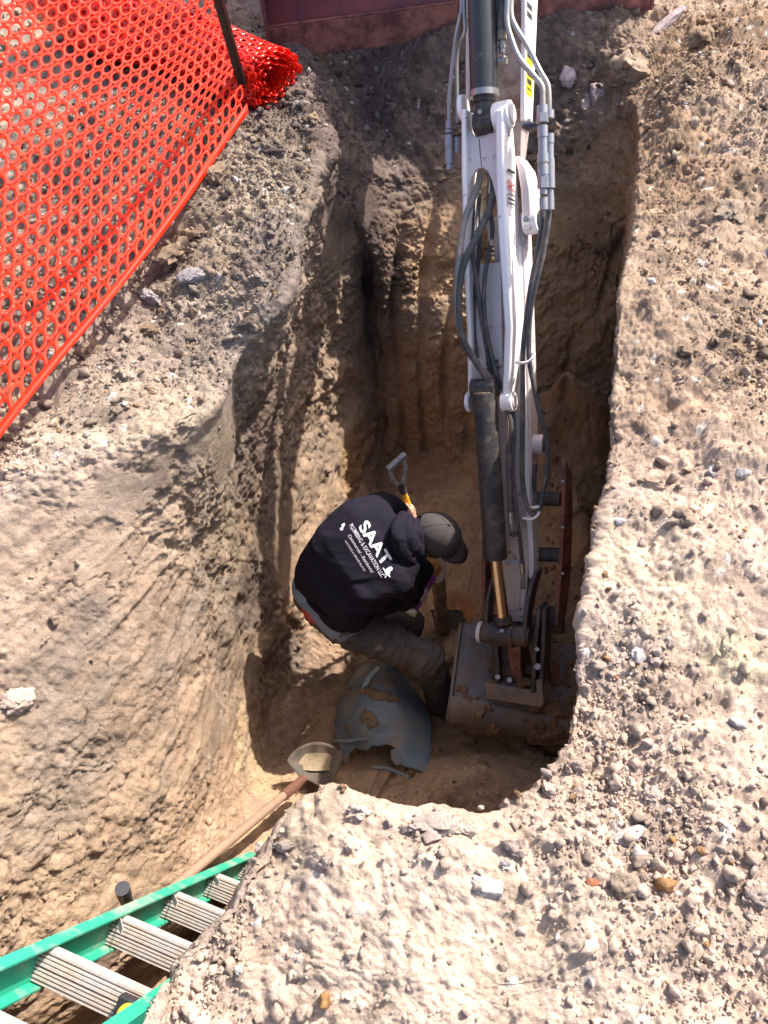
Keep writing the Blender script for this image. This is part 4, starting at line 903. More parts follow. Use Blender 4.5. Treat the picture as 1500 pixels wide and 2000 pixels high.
hoodie = cloth(mb, .006, 7, hf, 'hoodie', HOOD)
# gathered hood round the neck
mb = MB()
for pts in ([(786, 1008, 3.15, .022), (776, 1035, 3.085, .030), (782, 1065, 3.09, .034), (800, 1090, 3.14, .034), (818, 1100, 3.22, .026)],
            [(800, 1012, 3.15, .020), (796, 1035, 3.10, .028), (804, 1062, 3.10, .032), (820, 1082, 3.16, .028)],
            [(812, 1020, 3.17, .018), (814, 1040, 3.13, .026), (822, 1064, 3.15, .026)]):
    q = spline(np.array([list(C(*p[:3])) + [p[3]] for p in pts]), 5)
    for u, v in zip(q[:-1], q[1:]): mb.capsule(u[:3], v[:3], u[3], v[3], 14)
hoodp = cloth(mb, .005, 4, lambda V: .0035 * ridged(V * 16, 260), 'hood', HOOD)
# hem rib and cuff
q = spline([C(*p) for p in ((596, 1142, 3.33), (604, 1172, 3.27), (628, 1198, 3.245), (655, 1215, 3.25), (690, 1222, 3.29), (715, 1212, 3.34))], 6)
mb = MB().tube(q, .014, 12); mesh_obj('hem_rib', *remeshed(mb, .004, 3)[:2], HOOD, man)
# printing on the back, laid onto the cloth
dg = bpy.context.evaluated_depsgraph_get(); BV['hoodie'] = BVHTree.FromObject(hoodie, dg)
def text_on(s, p0, p1, height, shear=0.0, bold=0.0, name='lettering', target=hoodie, m=PRINT, par=None, squash=1.0):
    """p0 -> p1: photo places of the baseline ends; height in photo pixels, up = left-hand normal of the baseline"""
    fc = bpy.data.curves.new('t', 'FONT'); fc.body = s; fc.offset = bold; fc.resolution_u = 3; fo = bpy.data.objects.new('t', fc); COL.objects.link(fo)
    dg = bpy.context.evaluated_depsgraph_get(); me = bpy.data.meshes.new_from_object(fo.evaluated_get(dg)); bpy.data.objects.remove(fo)
    bm = bmesh.new(); bm.from_mesh(me); bmesh.ops.triangulate(bm, faces=bm.faces)
    co = np.array([v.co[:] for v in bm.verts]); x0, x1 = co[:, 0].min(), co[:, 0].max(); y1 = .70
    p0, p1 = np.array(p0, float), np.array(p1, float); L_ = np.linalg.norm(p1 - p0); b = (p1 - p0) / L_; u = np.array([b[1], -b[0]])
    for _ in range(2):
        long_ = [e for e in bm.edges if e.calc_length() > .22 * (x1 - x0) / max(len(s), 1) * 2]
        if long_: bmesh.ops.subdivide_edges(bm, edges=long_, cuts=1)
    bmesh.ops.triangulate(bm, faces=bm.faces)
    V = []
    for v in bm.verts:
        a = (v.co.x - x0) / (x1 - x0) * L_; t = v.co.y / y1 * height; q = p0 + b * (a + shear * t) + u * t
        w_ = on(target, q[0], q[1], .0022); V.append(w_ if w_ is not None else C(q[0], q[1], 3.1))
    F = [tuple(v.index for v in f.verts) for f in bm.faces]; bm.free()
    return mesh_obj(name, V, F, m, par or target, smooth=False)
text_on('SAAT', (700, 1030), (749, 1108), 23, shear=-.22, bold=.028)
text_on('PLUMBING & EXCAVATION LLC', (682, 1027), (745, 1129), 8.5, shear=-.15, bold=.008)
text_on('Commercial - Residential', (679, 1046), (725, 1119), 6.5, shear=.15, bold=0)
text_on('HASTINGS & GRAND ISLAND', (673, 1057), (711, 1116), 4.0, bold=0)
def flat_on(loop, name, target=hoodie, m=PRINT):
    c = np.mean(loop, 0); q = [on(target, *c, .0025)] + [on(target, x, y, .0025) for x, y in loop]
    if any(v is None for v in q): return
    n = len(loop); mesh_obj(name, q, [(0, 1 + i, 1 + (i + 1) % n) for i in range(n)], m, target, smooth=False)
for cx, cy in ((670, 1026), (667, 1033)):
    flat_on([(cx + 3.3 * math.cos(a) * (1.7 if abs(a - 5.4) < .4 else 1), cy + 3.0 * math.sin(a) * (1.7 if abs(a - 5.4) < .4 else 1)) for a in np.linspace(0, 6.0, 14)], 'drop_emblem')
flat_on([(750, 1114), (757, 1109), (763, 1116), (760, 1125), (753, 1122)], 'tool_emblem')
flat_on([(747, 1110), (749, 1108), (763, 1126), (761, 1128)], 'tool_emblem'); flat_on([(764, 1110), (762, 1108), (751, 1128), (753, 1129)], 'tool_emblem'); flat_on([(757, 1109), (763, 1106), (767, 1109), (766, 1114), (762, 1115)], 'tool_emblem')
# cap
def dome(c, f, s, u, rf, rs, ru, ph0=0.0, ph1=math.pi / 2, n=14, m=40, skip=None):
    V = []; F = []
    for i in range(n + 1):
        ph = ph0 + (ph1 - ph0) * i / n
        for j in range(m):
            th = 2 * math.pi * j / m; V.append(c + f * rf * math.cos(th) * math.sin(ph) + s * rs * math.sin(th) * math.sin(ph) + u * ru * math.cos(ph))
    for i in range(n):
        for j in range(m):
            if skip and skip(i / n, 2 * math.pi * (j + .5) / m): continue
            F.append((i * m + j, i * m + (j + 1) % m, (i + 1) * m + (j + 1) % m, (i + 1) * m + j))
    return V, F
cc = hc + capax * .012
V, F = dome(cc, face, side_, capax, .107, .090, .101, .0, math.pi * .53, 16, 48, lambda a, th: a > .68 and abs(th - math.pi) < .36 and ((a - 1) / .30) ** 2 + ((th - math.pi) / .36) ** 2 < 1)
cap = MB().add(V, F).build('cap', CAPM, man, solid=.003, angle=180)
cap.name = 'baseball_cap'; WL['baseball_cap'] = WL['cap']
for k in range(6):
    th = math.pi / 6 + k * math.pi / 3; pts = [cc + face * .1085 * math.cos(th) * math.sin(p) + side_ * .0915 * math.sin(th) * math.sin(p) + capax * .1025 * math.cos(p) for p in np.linspace(.05, 1.6, 16)]
    MB().tube(pts, .0016, 6).build('seam', CAPM, cap)
MB().ball(cc + capax * .104, .0065).build('button', CAPM, cap)
V = []; n = 16
for i in range(n + 1):
    th = -1.0 + 2.0 * i / n; e = 1 - (abs(th) / 1.0) ** 2.4 * .9
    a0 = cc + face * .104 * math.cos(th) + side_ * .092 * math.sin(th) - capax * .006; V += [a0, a0 + face * .07 * e - capax * .018 * e + side_ * .012 * math.sin(th)]
MB().add(V, [(2 * i, 2 * i + 1, 2 * i + 3, 2 * i + 2) for i in range(n)]).build('cap_bill', CAPM, cap, solid=.004, angle=180)
MB().tube([cc + face * .107 * math.cos(t) + side_ * .093 * math.sin(t) - capax * .008 for t in np.linspace(math.pi - .5, math.pi + .5, 10)], .006, 8).build('strap', CAPM, cap)
V, F = dome(hc, face, side_, capax, .102, .081, .108, math.pi * .1, math.pi * .66, 10, 40, lambda a, th: a > .55 and (th < 1.0 or th > 2 * math.pi - 1.0)); MB().add(V, F).build('hair', HAIR, man, solid=.004, angle=180)
# boots
for (a, b, t, sc_) in (((859, 1368, 3.76), (862, 1384, 3.85), (889, 1372, 3.90), 1), ((790, 1258, 4.0), (790, 1266, 4.06), (830, 1262, 4.10), .9)):
    mb = MB(); mb.capsule(C(*a), C(*b), .052, .050); mb.capsule(C(*b), C(*t), .046, .042); mb.capsule(C(*b) , C(*t) + Fw * .01, .045, .040)
    V, F, N_ = remeshed(mb, .006, 4); bo = mesh_obj('boot', V + N_ * (.002 * fbm(V * 40, 300, 2))[:, None], F, BOOTM, man)
    MB().capsule(C(*b) + Fw * .035, C(*t) + Fw * .035, .045, .043).build('sole', DARKM, bo)
# right glove holding the tube
mb = MB(); sgn = 1
can0, can1 = C(803, 1192, 3.40), C(842, 1124, 3.46); cand = nrm(can1 - can0)
gp2 = C(838, 1101, 3.44); fd2 = nrm(-.55 * Rt - .55 * Up + .3 * Fw); ac2 = nrm(.75 * Rt - .35 * Up + .2 * Fw); ac2 = nrm(ac2 - fd2 * (ac2 @ fd2)); o2 = nrm(np.cross(fd2, ac2)); 
if o2 @ Fw > 0: o2 = -o2
sgn = 1 if (np.cross(ac2, fd2) @ (-o2)) > 0 else -1
fd3 = nrm(.45 * Rt - .8 * Up + .2 * Fw); ac3 = nrm(ac2 - fd3 * (ac2 @ fd3)); o3 = nrm(np.cross(fd3, ac3)); o3 = -o3 if o3 @ Fw > 0 else o3
sgn = 1 if (np.cross(ac3, fd3) @ (-o3)) > 0 else -1
hand(mb, C(824, 1108, 3.43), gp2, fd3, ac3, o3, .55, 1.12, -1)
V, F, N_ = remeshed(mb, .005, 3); mesh_obj('work_glove', V, F, GLOVE, man)
# ================================================================== THINGS IN THE PIT
PURP = mat('purple_label', (.20, .035, .19), .45, var=.15, dirt=(.28, .2, .2), dscale=30, dthr=.62)
PALE = mat('pale_label', (.50, .44, .46), .5, var=.15, dirt=(.3, .2, .14), dscale=20, dthr=.6)
CREAM = mat('cream_plastic', (.62, .58, .48), .45, var=.08, dirt=(.35, .25, .16), dscale=14, dthr=.6)
can = empty('labelled_can', can0, 'purple and white labelled plastic can held in the tan work glove', 'can')
MB().cyl(can0, can1, .0275, 32).build('body', PURP, can, bevel=.002)
MB().cyl(can0 + cand * .055, can0 + cand * .115, .0281, 32).build('label', PALE, can)
MB().cyl(can0 - cand * .016, can0 + cand * .006, .0300, 28).build('cap', CREAM, can, bevel=.003)
PB = BVHTree.FromObject
mb = MB(); cu = nrm(np.cross(cand, Fw)); cn = nrm(np.cross(cu, cand)); cn = -cn if cn @ Fw > 0 else cn
for k, t in enumerate((.045, .050, .118, .123, .065, .108)): 
    mb.tube([can0 + cand * t + (cu * math.sin(a) + cn * math.cos(a)) * .0284 for a in np.linspace(-1.4, 1.4, 12)], .0009, 4)
for k in range(7):
    a = -1.0 + k * .33; c_ = can0 + (cu * math.sin(a) + cn * math.cos(a)) * .0286
    mb.tube([c_ + cand * .068, c_ + cand * .088], .0011, 4); mb.tube([c_ + cand * .093, c_ + cand * (.10 + .006 * (k % 2))], .0011, 4)
mb.build('label_print', PURP, can)
WPVC = mat('white_plastic_pipe', (.72, .72, .69), .35, var=.04, dirt=(.42, .32, .22), dscale=12, dthr=.63)
pv = MB(); pv.tube(spline([C(846, 1079, 3.47), C(858, 1090, 3.50), C(862, 1108, 3.56), C(858, 1124, 3.62)], 5), .026, 24); pv.cyl(C(857, 1118, 3.60), C(856, 1128, 3.64), .031, 24)
props(pv.build('pipe_elbow', WPVC, None), 'white plastic pipe elbow beside the tan work glove', 'pipe fitting')
MUD = mat('muddy_clay_pipe', (.20, .13, .095), .9, var=.25, dirt=(.30, .20, .12), dscale=14, dthr=.52, bump=1.0, bscale=60)
mp = MB().tube(spline([C(855, 1120, 3.62), C(858, 1160, 3.75), C(862, 1200, 3.9), C(866, 1235, 4.1)], 5), .034, 20)
V, F, N_ = remeshed(mp, .006, 2); props(mesh_obj('clay_pipe', V + N_ * (.005 * fbm(V * 22, 310, 3))[:, None], F, MUD, None), 'mud covered pipe standing out of the pit floor beside the bucket', 'pipe')
# D-handle shovel
GALV = mat('scuffed_grey_metal', (.33, .33, .33), .4, metal=.5, var=.25, dirt=(.14, .12, .11), dscale=30, dthr=.55)
YSH = mat('yellow_fibreglass', (.75, .36, .02), .4, var=.1, dirt=(.35, .2, .06), dscale=14, dthr=.62)
sv = empty('yellow_shaft_shovel', C(850, 1150, 4.0), 'shovel with a yellow shaft and grey D-shaped grip standing behind the worker', 'shovel')
g0, g1 = C(759, 916, 3.42), C(790, 888, 3.42); gd = nrm(g1 - g0)
MB().cyl(g0 - gd * .004, g1 + gd * .004, .0165, 24).build('grip', GALV, sv, bevel=.003)
nk = C(783, 948, 3.46)
for a in (g0 + gd * .008, g1 - gd * .006): MB().tube(spline([a, a * .45 + nk * .55 + nrm(a - (g0 + g1) / 2) * .018, nk + shd * .01], 6), [.010] * 7 + [.009, .009, .0095, .010, .011, .012], 12).build('grip_arm', GALV, sv)
MB().tube([nk - shd * .012, nk + shd * .01, nk + shd * .045], [.013, .019, .017], 16).build('ferrule', BLACKD, sv)
end = nk + shd * .85
MB().cyl(nk + shd * .03, end, .0155, 20).build('shaft', YSH, sv); MB().cyl(nk + shd * .075, nk + shd * .079, .0168, 20).build('ring', YSH, sv)
MB().prism([end - Rt * .08, end + Rt * .08, end + Rt * .09 + shd * .18, end + shd * .26, end - Rt * .09 + shd * .18], Fw * .004).build('blade', GALV, sv)
# wooden handled shovel lying at the near-left corner
WOOD = mat('weathered_wood', (.25, .155, .105), .7, var=.2, scale=30, dirt=(.22, .14, .09), dscale=8, dthr=.6, bump=.4, bscale=200)
DWOOD = mat('brown_socket', (.13, .055, .035), .55, var=.3, dirt=(.3, .2, .14), dscale=20, dthr=.6)
BLADEM = mat('dull_shovel_steel', (.055, .046, .04), .75, metal=.0, var=.35, dirt=(.11, .08, .055), dscale=14, dthr=.50, dsharp=.15, bump=.4)
ws = empty('wooden_handle_shovel', C(615, 1490, 3.35), 'round pointed shovel with a long wooden handle resting across the sunlit pit corner', 'shovel')
hb, ht = C(592, 1522, 3.20), C(322, 1748, 2.40); hd = nrm(ht - hb)
MB().tube([hb + hd * .10, hb + hd * .5, ht], [.0175, .0175, .0165], 20).build('handle', WOOD, ws)
MB().tube([hb - hd * .01, hb + hd * .06, hb + hd * .16], [.0145, .0205, .0215], 20).build('socket', DWOOD, ws)
outl = [(588, 1520), (566, 1494), (562, 1483), (578, 1464), (602, 1452), (630, 1450), (655, 1460), (667, 1472), (665, 1490), (655, 1515), (640, 1542), (622, 1535), (603, 1524)]
cen = (617, 1492); rings = 7; V = []; F = []
lo = spline([(x, y, 0) for x, y in outl] + [(588, 1520, 0)], 4)[:-1]; m = len(lo)
for k in range(rings + 1):
    f = k / rings
    for x, y, _ in lo:
        px, py = cen[0] + (x - cen[0]) * f, cen[1] + (y - cen[1]) * f; V.append(C(px, py, 3.325 + .040 * (1 - f * f) - (py - 1490) * .0009 + .004 * math.sin(px * .2)))
F = [(k * m + j, k * m + (j + 1) % m, (k + 1) * m + (j + 1) % m, (k + 1) * m + j) for k in range(rings) for j in range(m)]
bl_ = MB().add(V, F).build('blade', BLADEM, ws, solid=.003, angle=60)
V = []; F = []; rr_ = [(0, 0)]
for k in range(6):
    for j in range(16):
        a = 2 * math.pi * j / 16; f = k / 5; x, y = 620 + 36 * f * math.cos(a) * (1 + .14 * math.sin(3 * a)), 1488 + 22 * f * math.sin(a) * (1 + .2 * math.cos(2 * a)); V.append(C(x, y, 3.325 + .040 * (1 - (f * .6) ** 2) - .012 - (y - 1490) * .0009 + .006 * f))
F = [(k * 16 + j, k * 16 + (j + 1) % 16, (k + 1) * 16 + (j + 1) % 16, (k + 1) * 16 + j) for k in range(5) for j in range(16)]
MB().add(V, F).build('caked_mud', soil_mat('pale_mud', False, (.42, .32, .21)), bl_)
# crushed grey-blue drum
DRUM = mat('dusty_blue_drum', (.105, .135, .16), .6, var=.3, scale=8, dirt=(.22, .15, .10), dscale=7.5, dthr=.585, dsharp=.07, bump=.4, bscale=60)
G = [[(702, 1303, 3.76), (728, 1291, 3.72), (762, 1294, 3.72), (792, 1322, 3.80)],
     [(680, 1335, 3.70), (716, 1328, 3.58), (772, 1334, 3.57), (822, 1362, 3.74)],
     [(659, 1385, 3.67), (708, 1384, 3.48), (780, 1392, 3.47), (841, 1405, 3.64)],
     [(655, 1432, 3.62), (712, 1436, 3.45), (782, 1444, 3.42), (842, 1455, 3.48)],
     [(664, 1462, 3.56), (720, 1478, 3.43), (784, 1496, 3.37), (834, 1508, 3.32)]]
Gp = np.array([[C(*q) for q in r] for r in G]); r1 = np.array([spline(Gp[i], 16) for i in range(5)]); GG = np.array([spline(r1[:, j], 16) for j in range(r1.shape[1])]).transpose(1, 0, 2)
nu, nv_ = GG.shape[:2]; GP = GG.reshape(-1, 3); dpx, dpy, _ = pix(GP)
GP = GP - Fw * (.016 * fbm(GP * 6, 320, 3) + .010 * ridged(GP * 5, 322))[:, None]
nz = fbm(np.stack([dpx / 14, dpy / 14, dpx * 0], 1), 330, 3)
hole = (((dpx - 738) / 44) ** 2 + ((dpy - 1477) / 24) ** 2 + .55 * nz < 1) | (dpy > 1486 + 9 * nz + (dpx - 740) * .12) | (((dpx - 674) / 30) ** 2 + ((dpy - 1470) / 14) ** 2 + .4 * nz < 1)
F = []
for i in range(nu - 1):
    for j in range(nv_ - 1):
        q = (i * nv_ + j, i * nv_ + j + 1, (i + 1) * nv_ + j + 1, (i + 1) * nv_ + j)
        if not all(hole[list(q)]): F.append(q)
dr = empty('crushed_drum', C(750, 1400, 3.75), 'crushed and torn grey blue drum lying between the worker and the round pointed shovel', 'drum')
MB().add(GP, F).build('shell', DRUM, dr, solid=.004, angle=60)
MB().tube(spline([C(655, 1446, 3.50), C(680, 1448, 3.45), C(702, 1444, 3.43), C(720, 1443, 3.42)], 5), .008, 8).build('rim', DRUM, dr)
MB().tube(spline([C(727, 1499, 3.36), C(755, 1501, 3.33), (C(782, 1511, 3.30)), C(800, 1520, 3.28)], 5), .008, 8).build('rim', DRUM, dr)
MB().prism([C(662, 1452, 3.47), C(700, 1456, 3.45), C(684, 1470, 3.46), C(680, 1490, 3.48), C(670, 1487, 3.48)], Fw * .004).build('torn_flap', DRUM, dr)
caked(GP.reshape(nu, nv_, 3)[8:-12], .50, .03, 411, 'caked_mud', soil_mat('drum_mud', False, (.21, .145, .095)), dr, fs=12, mask=lambda Q: 1.1 * np.exp(-((pix(Q)[1] - (1350 + .22 * (pix(Q)[0] - 700))) / 14) ** 2) * np.clip((820 - pix(Q)[0]) / 40, 0, 1) * np.clip((pix(Q)[0] - 675) / 30, 0, 1) - .3)
mesh_obj('painted_glint', [C(x, y, dd_) for x, y, dd_ in ((738, 1300, 3.64), (742, 1306, 3.62), (722, 1332, 3.535), (708, 1352, 3.51), (706, 1344, 3.52), (716, 1322, 3.56))], [(0, 1, 2, 3, 4, 5)], mat('pale_green_glint', (.42, .50, .44), .5, var=.2), dr, smooth=False)  # pale streak painted on the shell as a patch of sunlight
# ================================================================== LADDER
GRN = mat('green_fibreglass', (.02, .30, .19), .5, var=.15, dirt=(.36, .33, .24), dscale=12, dthr=.60, dsharp=.12, bump=.25, bscale=200)
ALU = mat('weathered_aluminium', (.46, .44, .43), .5, metal=.3, var=.18, scale=40, dirt=(.36, .28, .22), dscale=16, dthr=.50, dsharp=.14, bump=.3)
lad = empty('step_ladder', C(392, 1730, 2.7), 'green fibreglass step ladder with grooved metal steps standing in the pit corner', 'ladder')
E1 = C(72, 1880, 1.66); E4 = C(392, 1731, 2.47); LD = nrm(E4 - E1)
Dd = np.array([.91, -.41, 0.]); Dd = nrm(Dd - LD * (Dd @ LD)); Td = nrm(np.cross(LD, Dd)); 
if Td[1] < 0: Td = -Td
W_ = .30; step_dir = Td
def rail(a, b, s, name='rail', w=.082, par=lad):
    c = (a + b) / 2; h = (b - a) / 2
    o = MB().box(c, Dd * .0025, Td * w / 2, h).build(name, GRN, par)
    for t in (-1, 1): MB().box(c + Td * t * (w / 2 + .0025) + Dd * s * .014, Dd * .0165, Td * .0025, h).build('flange', GRN, o)
    return o
A0 = E1 - LD * .75; B0 = E4 + LD * .42
r1_ = rail(A0 - Dd * .003, B0 - Dd * .003, 1); r2_ = rail(A0 + Dd * (W_ + .003), B0 + Dd * (W_ + .003), -1)
for s, sx in ((W_ - .02, -1),): rail(A0 + Dd * s - Td * .13 + LD * .3, B0 + Dd * s - Td * .17, sx, 'rear_rail', .05)
for k in range(-2, 6):
    c0 = E1 + LD * .302 * k + Td * .0; V = []; prof = []
    nr = 8
    for i in range(nr):
        t = -.036 + .072 * i / nr; gw = .0030 if i % 3 else .0052; prof += [(t, .000 + .006 * math.cos(i / nr * 3 - 1.5)), (t + .0088 - gw, .0 + .006 * math.cos(i / nr * 3 - 1.5)), (t + .0090 - gw, -.0025), (t + .0088, -.0025)]
    prof += [(.037, -.004), (.037, -.020), (-.038, -.020)]
    up_l = -LD
    mbx = MB().prism([c0 + Td * a + up_l * b for a, b in prof], Dd * W_); st_ = mbx.build('step', ALU, lad, angle=30)
    for t in (-.02, .02): MB().cyl(c0 - Dd * .006 + Td * t + LD * .012, c0 + Dd * .004 + Td * t + LD * .012, .006, 10).build('rivet', STEEL, st_)
    if k > 0:
        MB().box(c0 + Dd * .035 - LD * .03 + Td * .03, nrm(Dd * .6 - LD * .8) * .045, Td * .008, nrm(Dd * .8 + LD * .6) * .0012).build('brace', ALU, lad)
# tape measure
tc_ = E1 + Dd * (W_ - .045) - LD * .012 - Td * .003
tp = empty('tape_measure', tc_, 'black and yellow tape measure lying on a grooved ladder step', 'tape measure')
BP = mat('black_plastic', (.02, .02, .022), .45, var=.1, dirt=(.2, .16, .12), dscale=20, dthr=.66)
YP = mat('yellow_plastic', (.80, .62, .03), .4, var=.06)
MB().box(tc_ - LD * .012, Dd * .036, Td * .030, LD * .014).build('case', BP, tp, bevel=.004)
ang = np.linspace(.6, 2 * math.pi - .6, 24); MB().tube([tc_ - LD * .027 + (Dd * math.cos(a) + Td * math.sin(a)) * .021 for a in ang], .0055, 8).build('yellow_ring', YP, tp)
MB().cyl(tc_ - LD * .026, tc_ - LD * .030, .012, 20).build('hub', BP, tp)
# black pipe stub poking from the bank
bp_ = MB().tube(spline([C(256, 1785, 2.34), C(250, 1768, 2.24), C(244, 1752, 2.17), C(240, 1738, 2.14)], 5), .018, 24); bp_.tube([C(243, 1748, 2.16), C(239, 1735, 2.13)], .0205, 24)
props(bp_.build('black_pipe_stub', mat('black_pipe', (.025, .024, .028), .35, var=.2, dirt=(.2, .15, .11), dscale=14, dthr=.62), None), 'short black plastic pipe stub poking out beside the ladder rail', 'pipe')
# ================================================================== ORANGE NETTING
NET = mat('orange_plastic', (.80, .024, .004), .5, var=.15, scale=7, trans=.25, spec=.22, dirt=(.66, .07, .03), dscale=5, dthr=.62, dsharp=.1)
ROLLM = mat('glossy_orange_plastic', (.86, .022, .006), .2, var=.1, trans=.3, spec=.6)
net = empty('barrier_netting', P(250, 400, 0), 'orange plastic barrier netting stretched over the dirt on the left', 'barrier netting')
def net_patch(fun, nu_, nv2, name, thick=.0022, hole_r=(.74, .74), band=None, seg=14, tear=None):
    """fun(u, v) -> point, u in 0..nu_, v in 0..nv2; staggered oval holes"""
    V = []; F = []; cache = {}
    def add(u, v):
        k = (round(u, 4), round(v, 4))
        if k not in cache: cache[k] = len(V); V.append(fun(u, v))
        return cache[k]
    for j in range(nv2):
        sh = .5 if j % 2 else 0
        for i in range(nu_):
            if tear and tear(i, j): continue
            cu_, cv = i + .5 + sh, j + .5
            ring = []; outer = []
            for k in range(seg):
                a = 2 * math.pi * k / seg; c_, s_ = math.cos(a), math.sin(a)
                p_ = 2.2; q = (abs(c_) ** p_ + abs(s_) ** p_) ** (-1 / p_); ring.append(add(cu_ + .5 * hole_r[0] * c_ * q, cv + .5 * hole_r[1] * s_ * q))
                m_ = max(abs(c_), abs(s_)); ou, ov = cu_ + .5 * c_ / m_, cv + .5 * s_ / m_
                outer.append(add(ou, ov))
            for k in range(seg): F.append((ring[k], ring[(k + 1) % seg], outer[(k + 1) % seg], outer[k]))
    return mesh_obj(name, V, F, NET, net, solid=thick, angle=60, smooth=True)
def gz(x, y, z):      # point z above the dirt in the direction of this photo place
    p = S(x, y)[0]; zz = p[2] + z; return P(x, y, zz)
BL, BR, TR_, TL = P(-150, 1075, .03), P(475, 222, .10), P(392, -190, .55), P(-420, 60, .60)
NU_, NV2 = 33, 24
def netf(u, v):
    a, b = u / NU_, v / NV2; b2 = b ** .92
    p = (BL * (1 - a) + BR * a) * (1 - b2) + (TL * (1 - a) + TR_ * a) * b2
    sag = -.05 * math.sin(math.pi * min(max(a, 0), 1)) * math.sin(math.pi * min(max(b, 0), 1)) + .018 * math.sin(7 * a + 4 * b) * math.sin(5 * b + 2)
    # gathered folds running in towards the stake
    fold = .022 * math.sin(b * 26 + 2 * math.sin(a * 5)) * max(0, (a - .35)) ** 1.2
    return p + np.array([0, 0, sag + fold]) + np.array([0, .012 * math.sin(9 * a + b * 3), 0]) * (1 - b)
net_patch(netf, NU_, NV2, 'net_mesh', hole_r=(.69, .65))
V = []; 
for i in range(0, 3 * NU_ + 3):
    u = i / 3; e = netf(u, .28); e2 = netf(u, 1.0); dv = e - e2; V += [e + [0, 0, .003], e + nrm(dv) * .034]
MB().add(V, [(2 * i, 2 * i + 1, 2 * i + 3, 2 * i + 2) for i in range(len(V) // 2 - 1)]).build('selvedge', NET, net, solid=.003)
# the bunched roll behind the stake
r0, r1__ = P(110, -20, .16), P(532, 148, .12); rax = nrm(r1__ - r0); ra_ = nrm(np.cross(rax, [0, 0, 1])); rb_ = np.cross(ra_, rax); LR = np.linalg.norm(r1__ - r0)
for sh_i, (base, twist) in enumerate(((1.0, 0), (.86, .4), (.70, 1.1), (.5, 2.1))):
    NL, NA = 30, 24
    def rollf(u, v, base=base, twist=twist):
        t = u / NL; a = 2 * math.pi * v / NA + twist + .3 * t; R_ = (.185 - .070 * t ** 2.2 + .02 * math.sin(t * 7)) * base * (1 + .10 * math.sin(3 * a + 5 * t) + .05 * math.sin(5 * a - 9 * t + twist))
        return r0 + rax * LR * (t * 1.0) + (ra_ * math.cos(a) * 1.08 + rb_ * math.sin(a) * .9) * R_ + np.array([0, 0, .01 * math.sin(t * 11)])
    net_patch(rollf, NL, NA, 'rolled_net', hole_r=(.42, .46), seg=12).data.materials[0] = ROLLM
# stake through the net
STK = mat('dark_steel_stake', (.035, .036, .034), .6, var=.2, dirt=(.1, .08, .07), dscale=14, dthr=.6)
s0, s1 = P(482, 205, -.02), P(418, -25, .62); sdv = nrm(s1 - s0); sdd = nrm(np.cross(sdv, Fw)); sn = nrm(np.cross(sdd, sdv))
s0 = s0 - sdv * .1; s1 = s1 + sdv * .6
stk = MB(); stk.box((s0 + s1) / 2, sdd * .0155, sn * .003, (s1 - s0) / 2); stk.box((s0 + s1) / 2 + sdd * .012 + sn * .010, sdd * .003, sn * .013, (s1 - s0) / 2 * .999)
skt = props(stk.build('fence_stake', STK, None, bevel=.001), 'dark metal stake leaning through the orange netting', 'stake')
# ================================================================== STONES AND CLODS
LUMPS = {}
def stone(name, px, py, wpx, hpx, ang, m, label, cat, group=None, rough=.5, seed=0, flat=.7, sub=4, sink=.48, lift=0, d=None):
    p, n_, k = S(px, py); dd = pix(p)[2]
    if d is not None: p = C(px, py, d); dd = d; n_ = -Fw
    key = (seed, sub, rough)
    if key not in LUMPS:
        V, F = lump(sub, 500 + seed, rough * (.5 if name == 'stone' else 1), 1.0); kq = .35 if name == 'stone' else 1.0; V = V + nrm_rows(V) * (kq * (.12 * fbm(V * 3, seed + 9, 3) + .07 * fbm(V * 9, seed + 3, 3)))[:, None]; LUMPS[key] = (V, F.tolist())
    V, F = LUMPS[key]; a = math.radians(ang); sx, sy = wpx / 2 * dd / FPX, hpx / 2 * dd / FPX
    zz = nrm(n_ * .6 - Fw * .6); xx = nrm(Rt * math.cos(a) - Up * math.sin(a)); xx = nrm(xx - zz * (xx @ zz)); yy = np.cross(zz, xx); sz = flat * min(sx, sy)
    Vw = V[:, :1] * xx * sx + V[:, 1:2] * yy * sy + V[:, 2:3] * zz * sz + p + zz * sz * (1 - 2 * sink) 
    o = mesh_obj(name, Vw, F, m, None, angle=60)
    props(o, label, cat, group); return o
def nrm_rows(V): return V / np.linalg.norm(V, axis=1)[:, None]
WST = soil_mat('white_stone', False, (.52, .47, .46), 1.0); GST = soil_mat('grey_stone', False, (.30, .26, .26), .8); TANC = soil_mat('tan_clod', False, (.42, .32, .24), 1.0)
OCH = soil_mat('ochre_clod', False, (.31, .22, .15), 1.0); DRC = soil_mat('dry_clod', False, (.48, .375, .32), 1.0); MOC = soil_mat('moist_clod', False, (.13, .10, .085), 1.0); PST = soil_mat('pink_stone', False, (.42, .33, .33), .7)
PIN = soil_mat('brick_red_stone', False, (.42, .17, .10), .7)
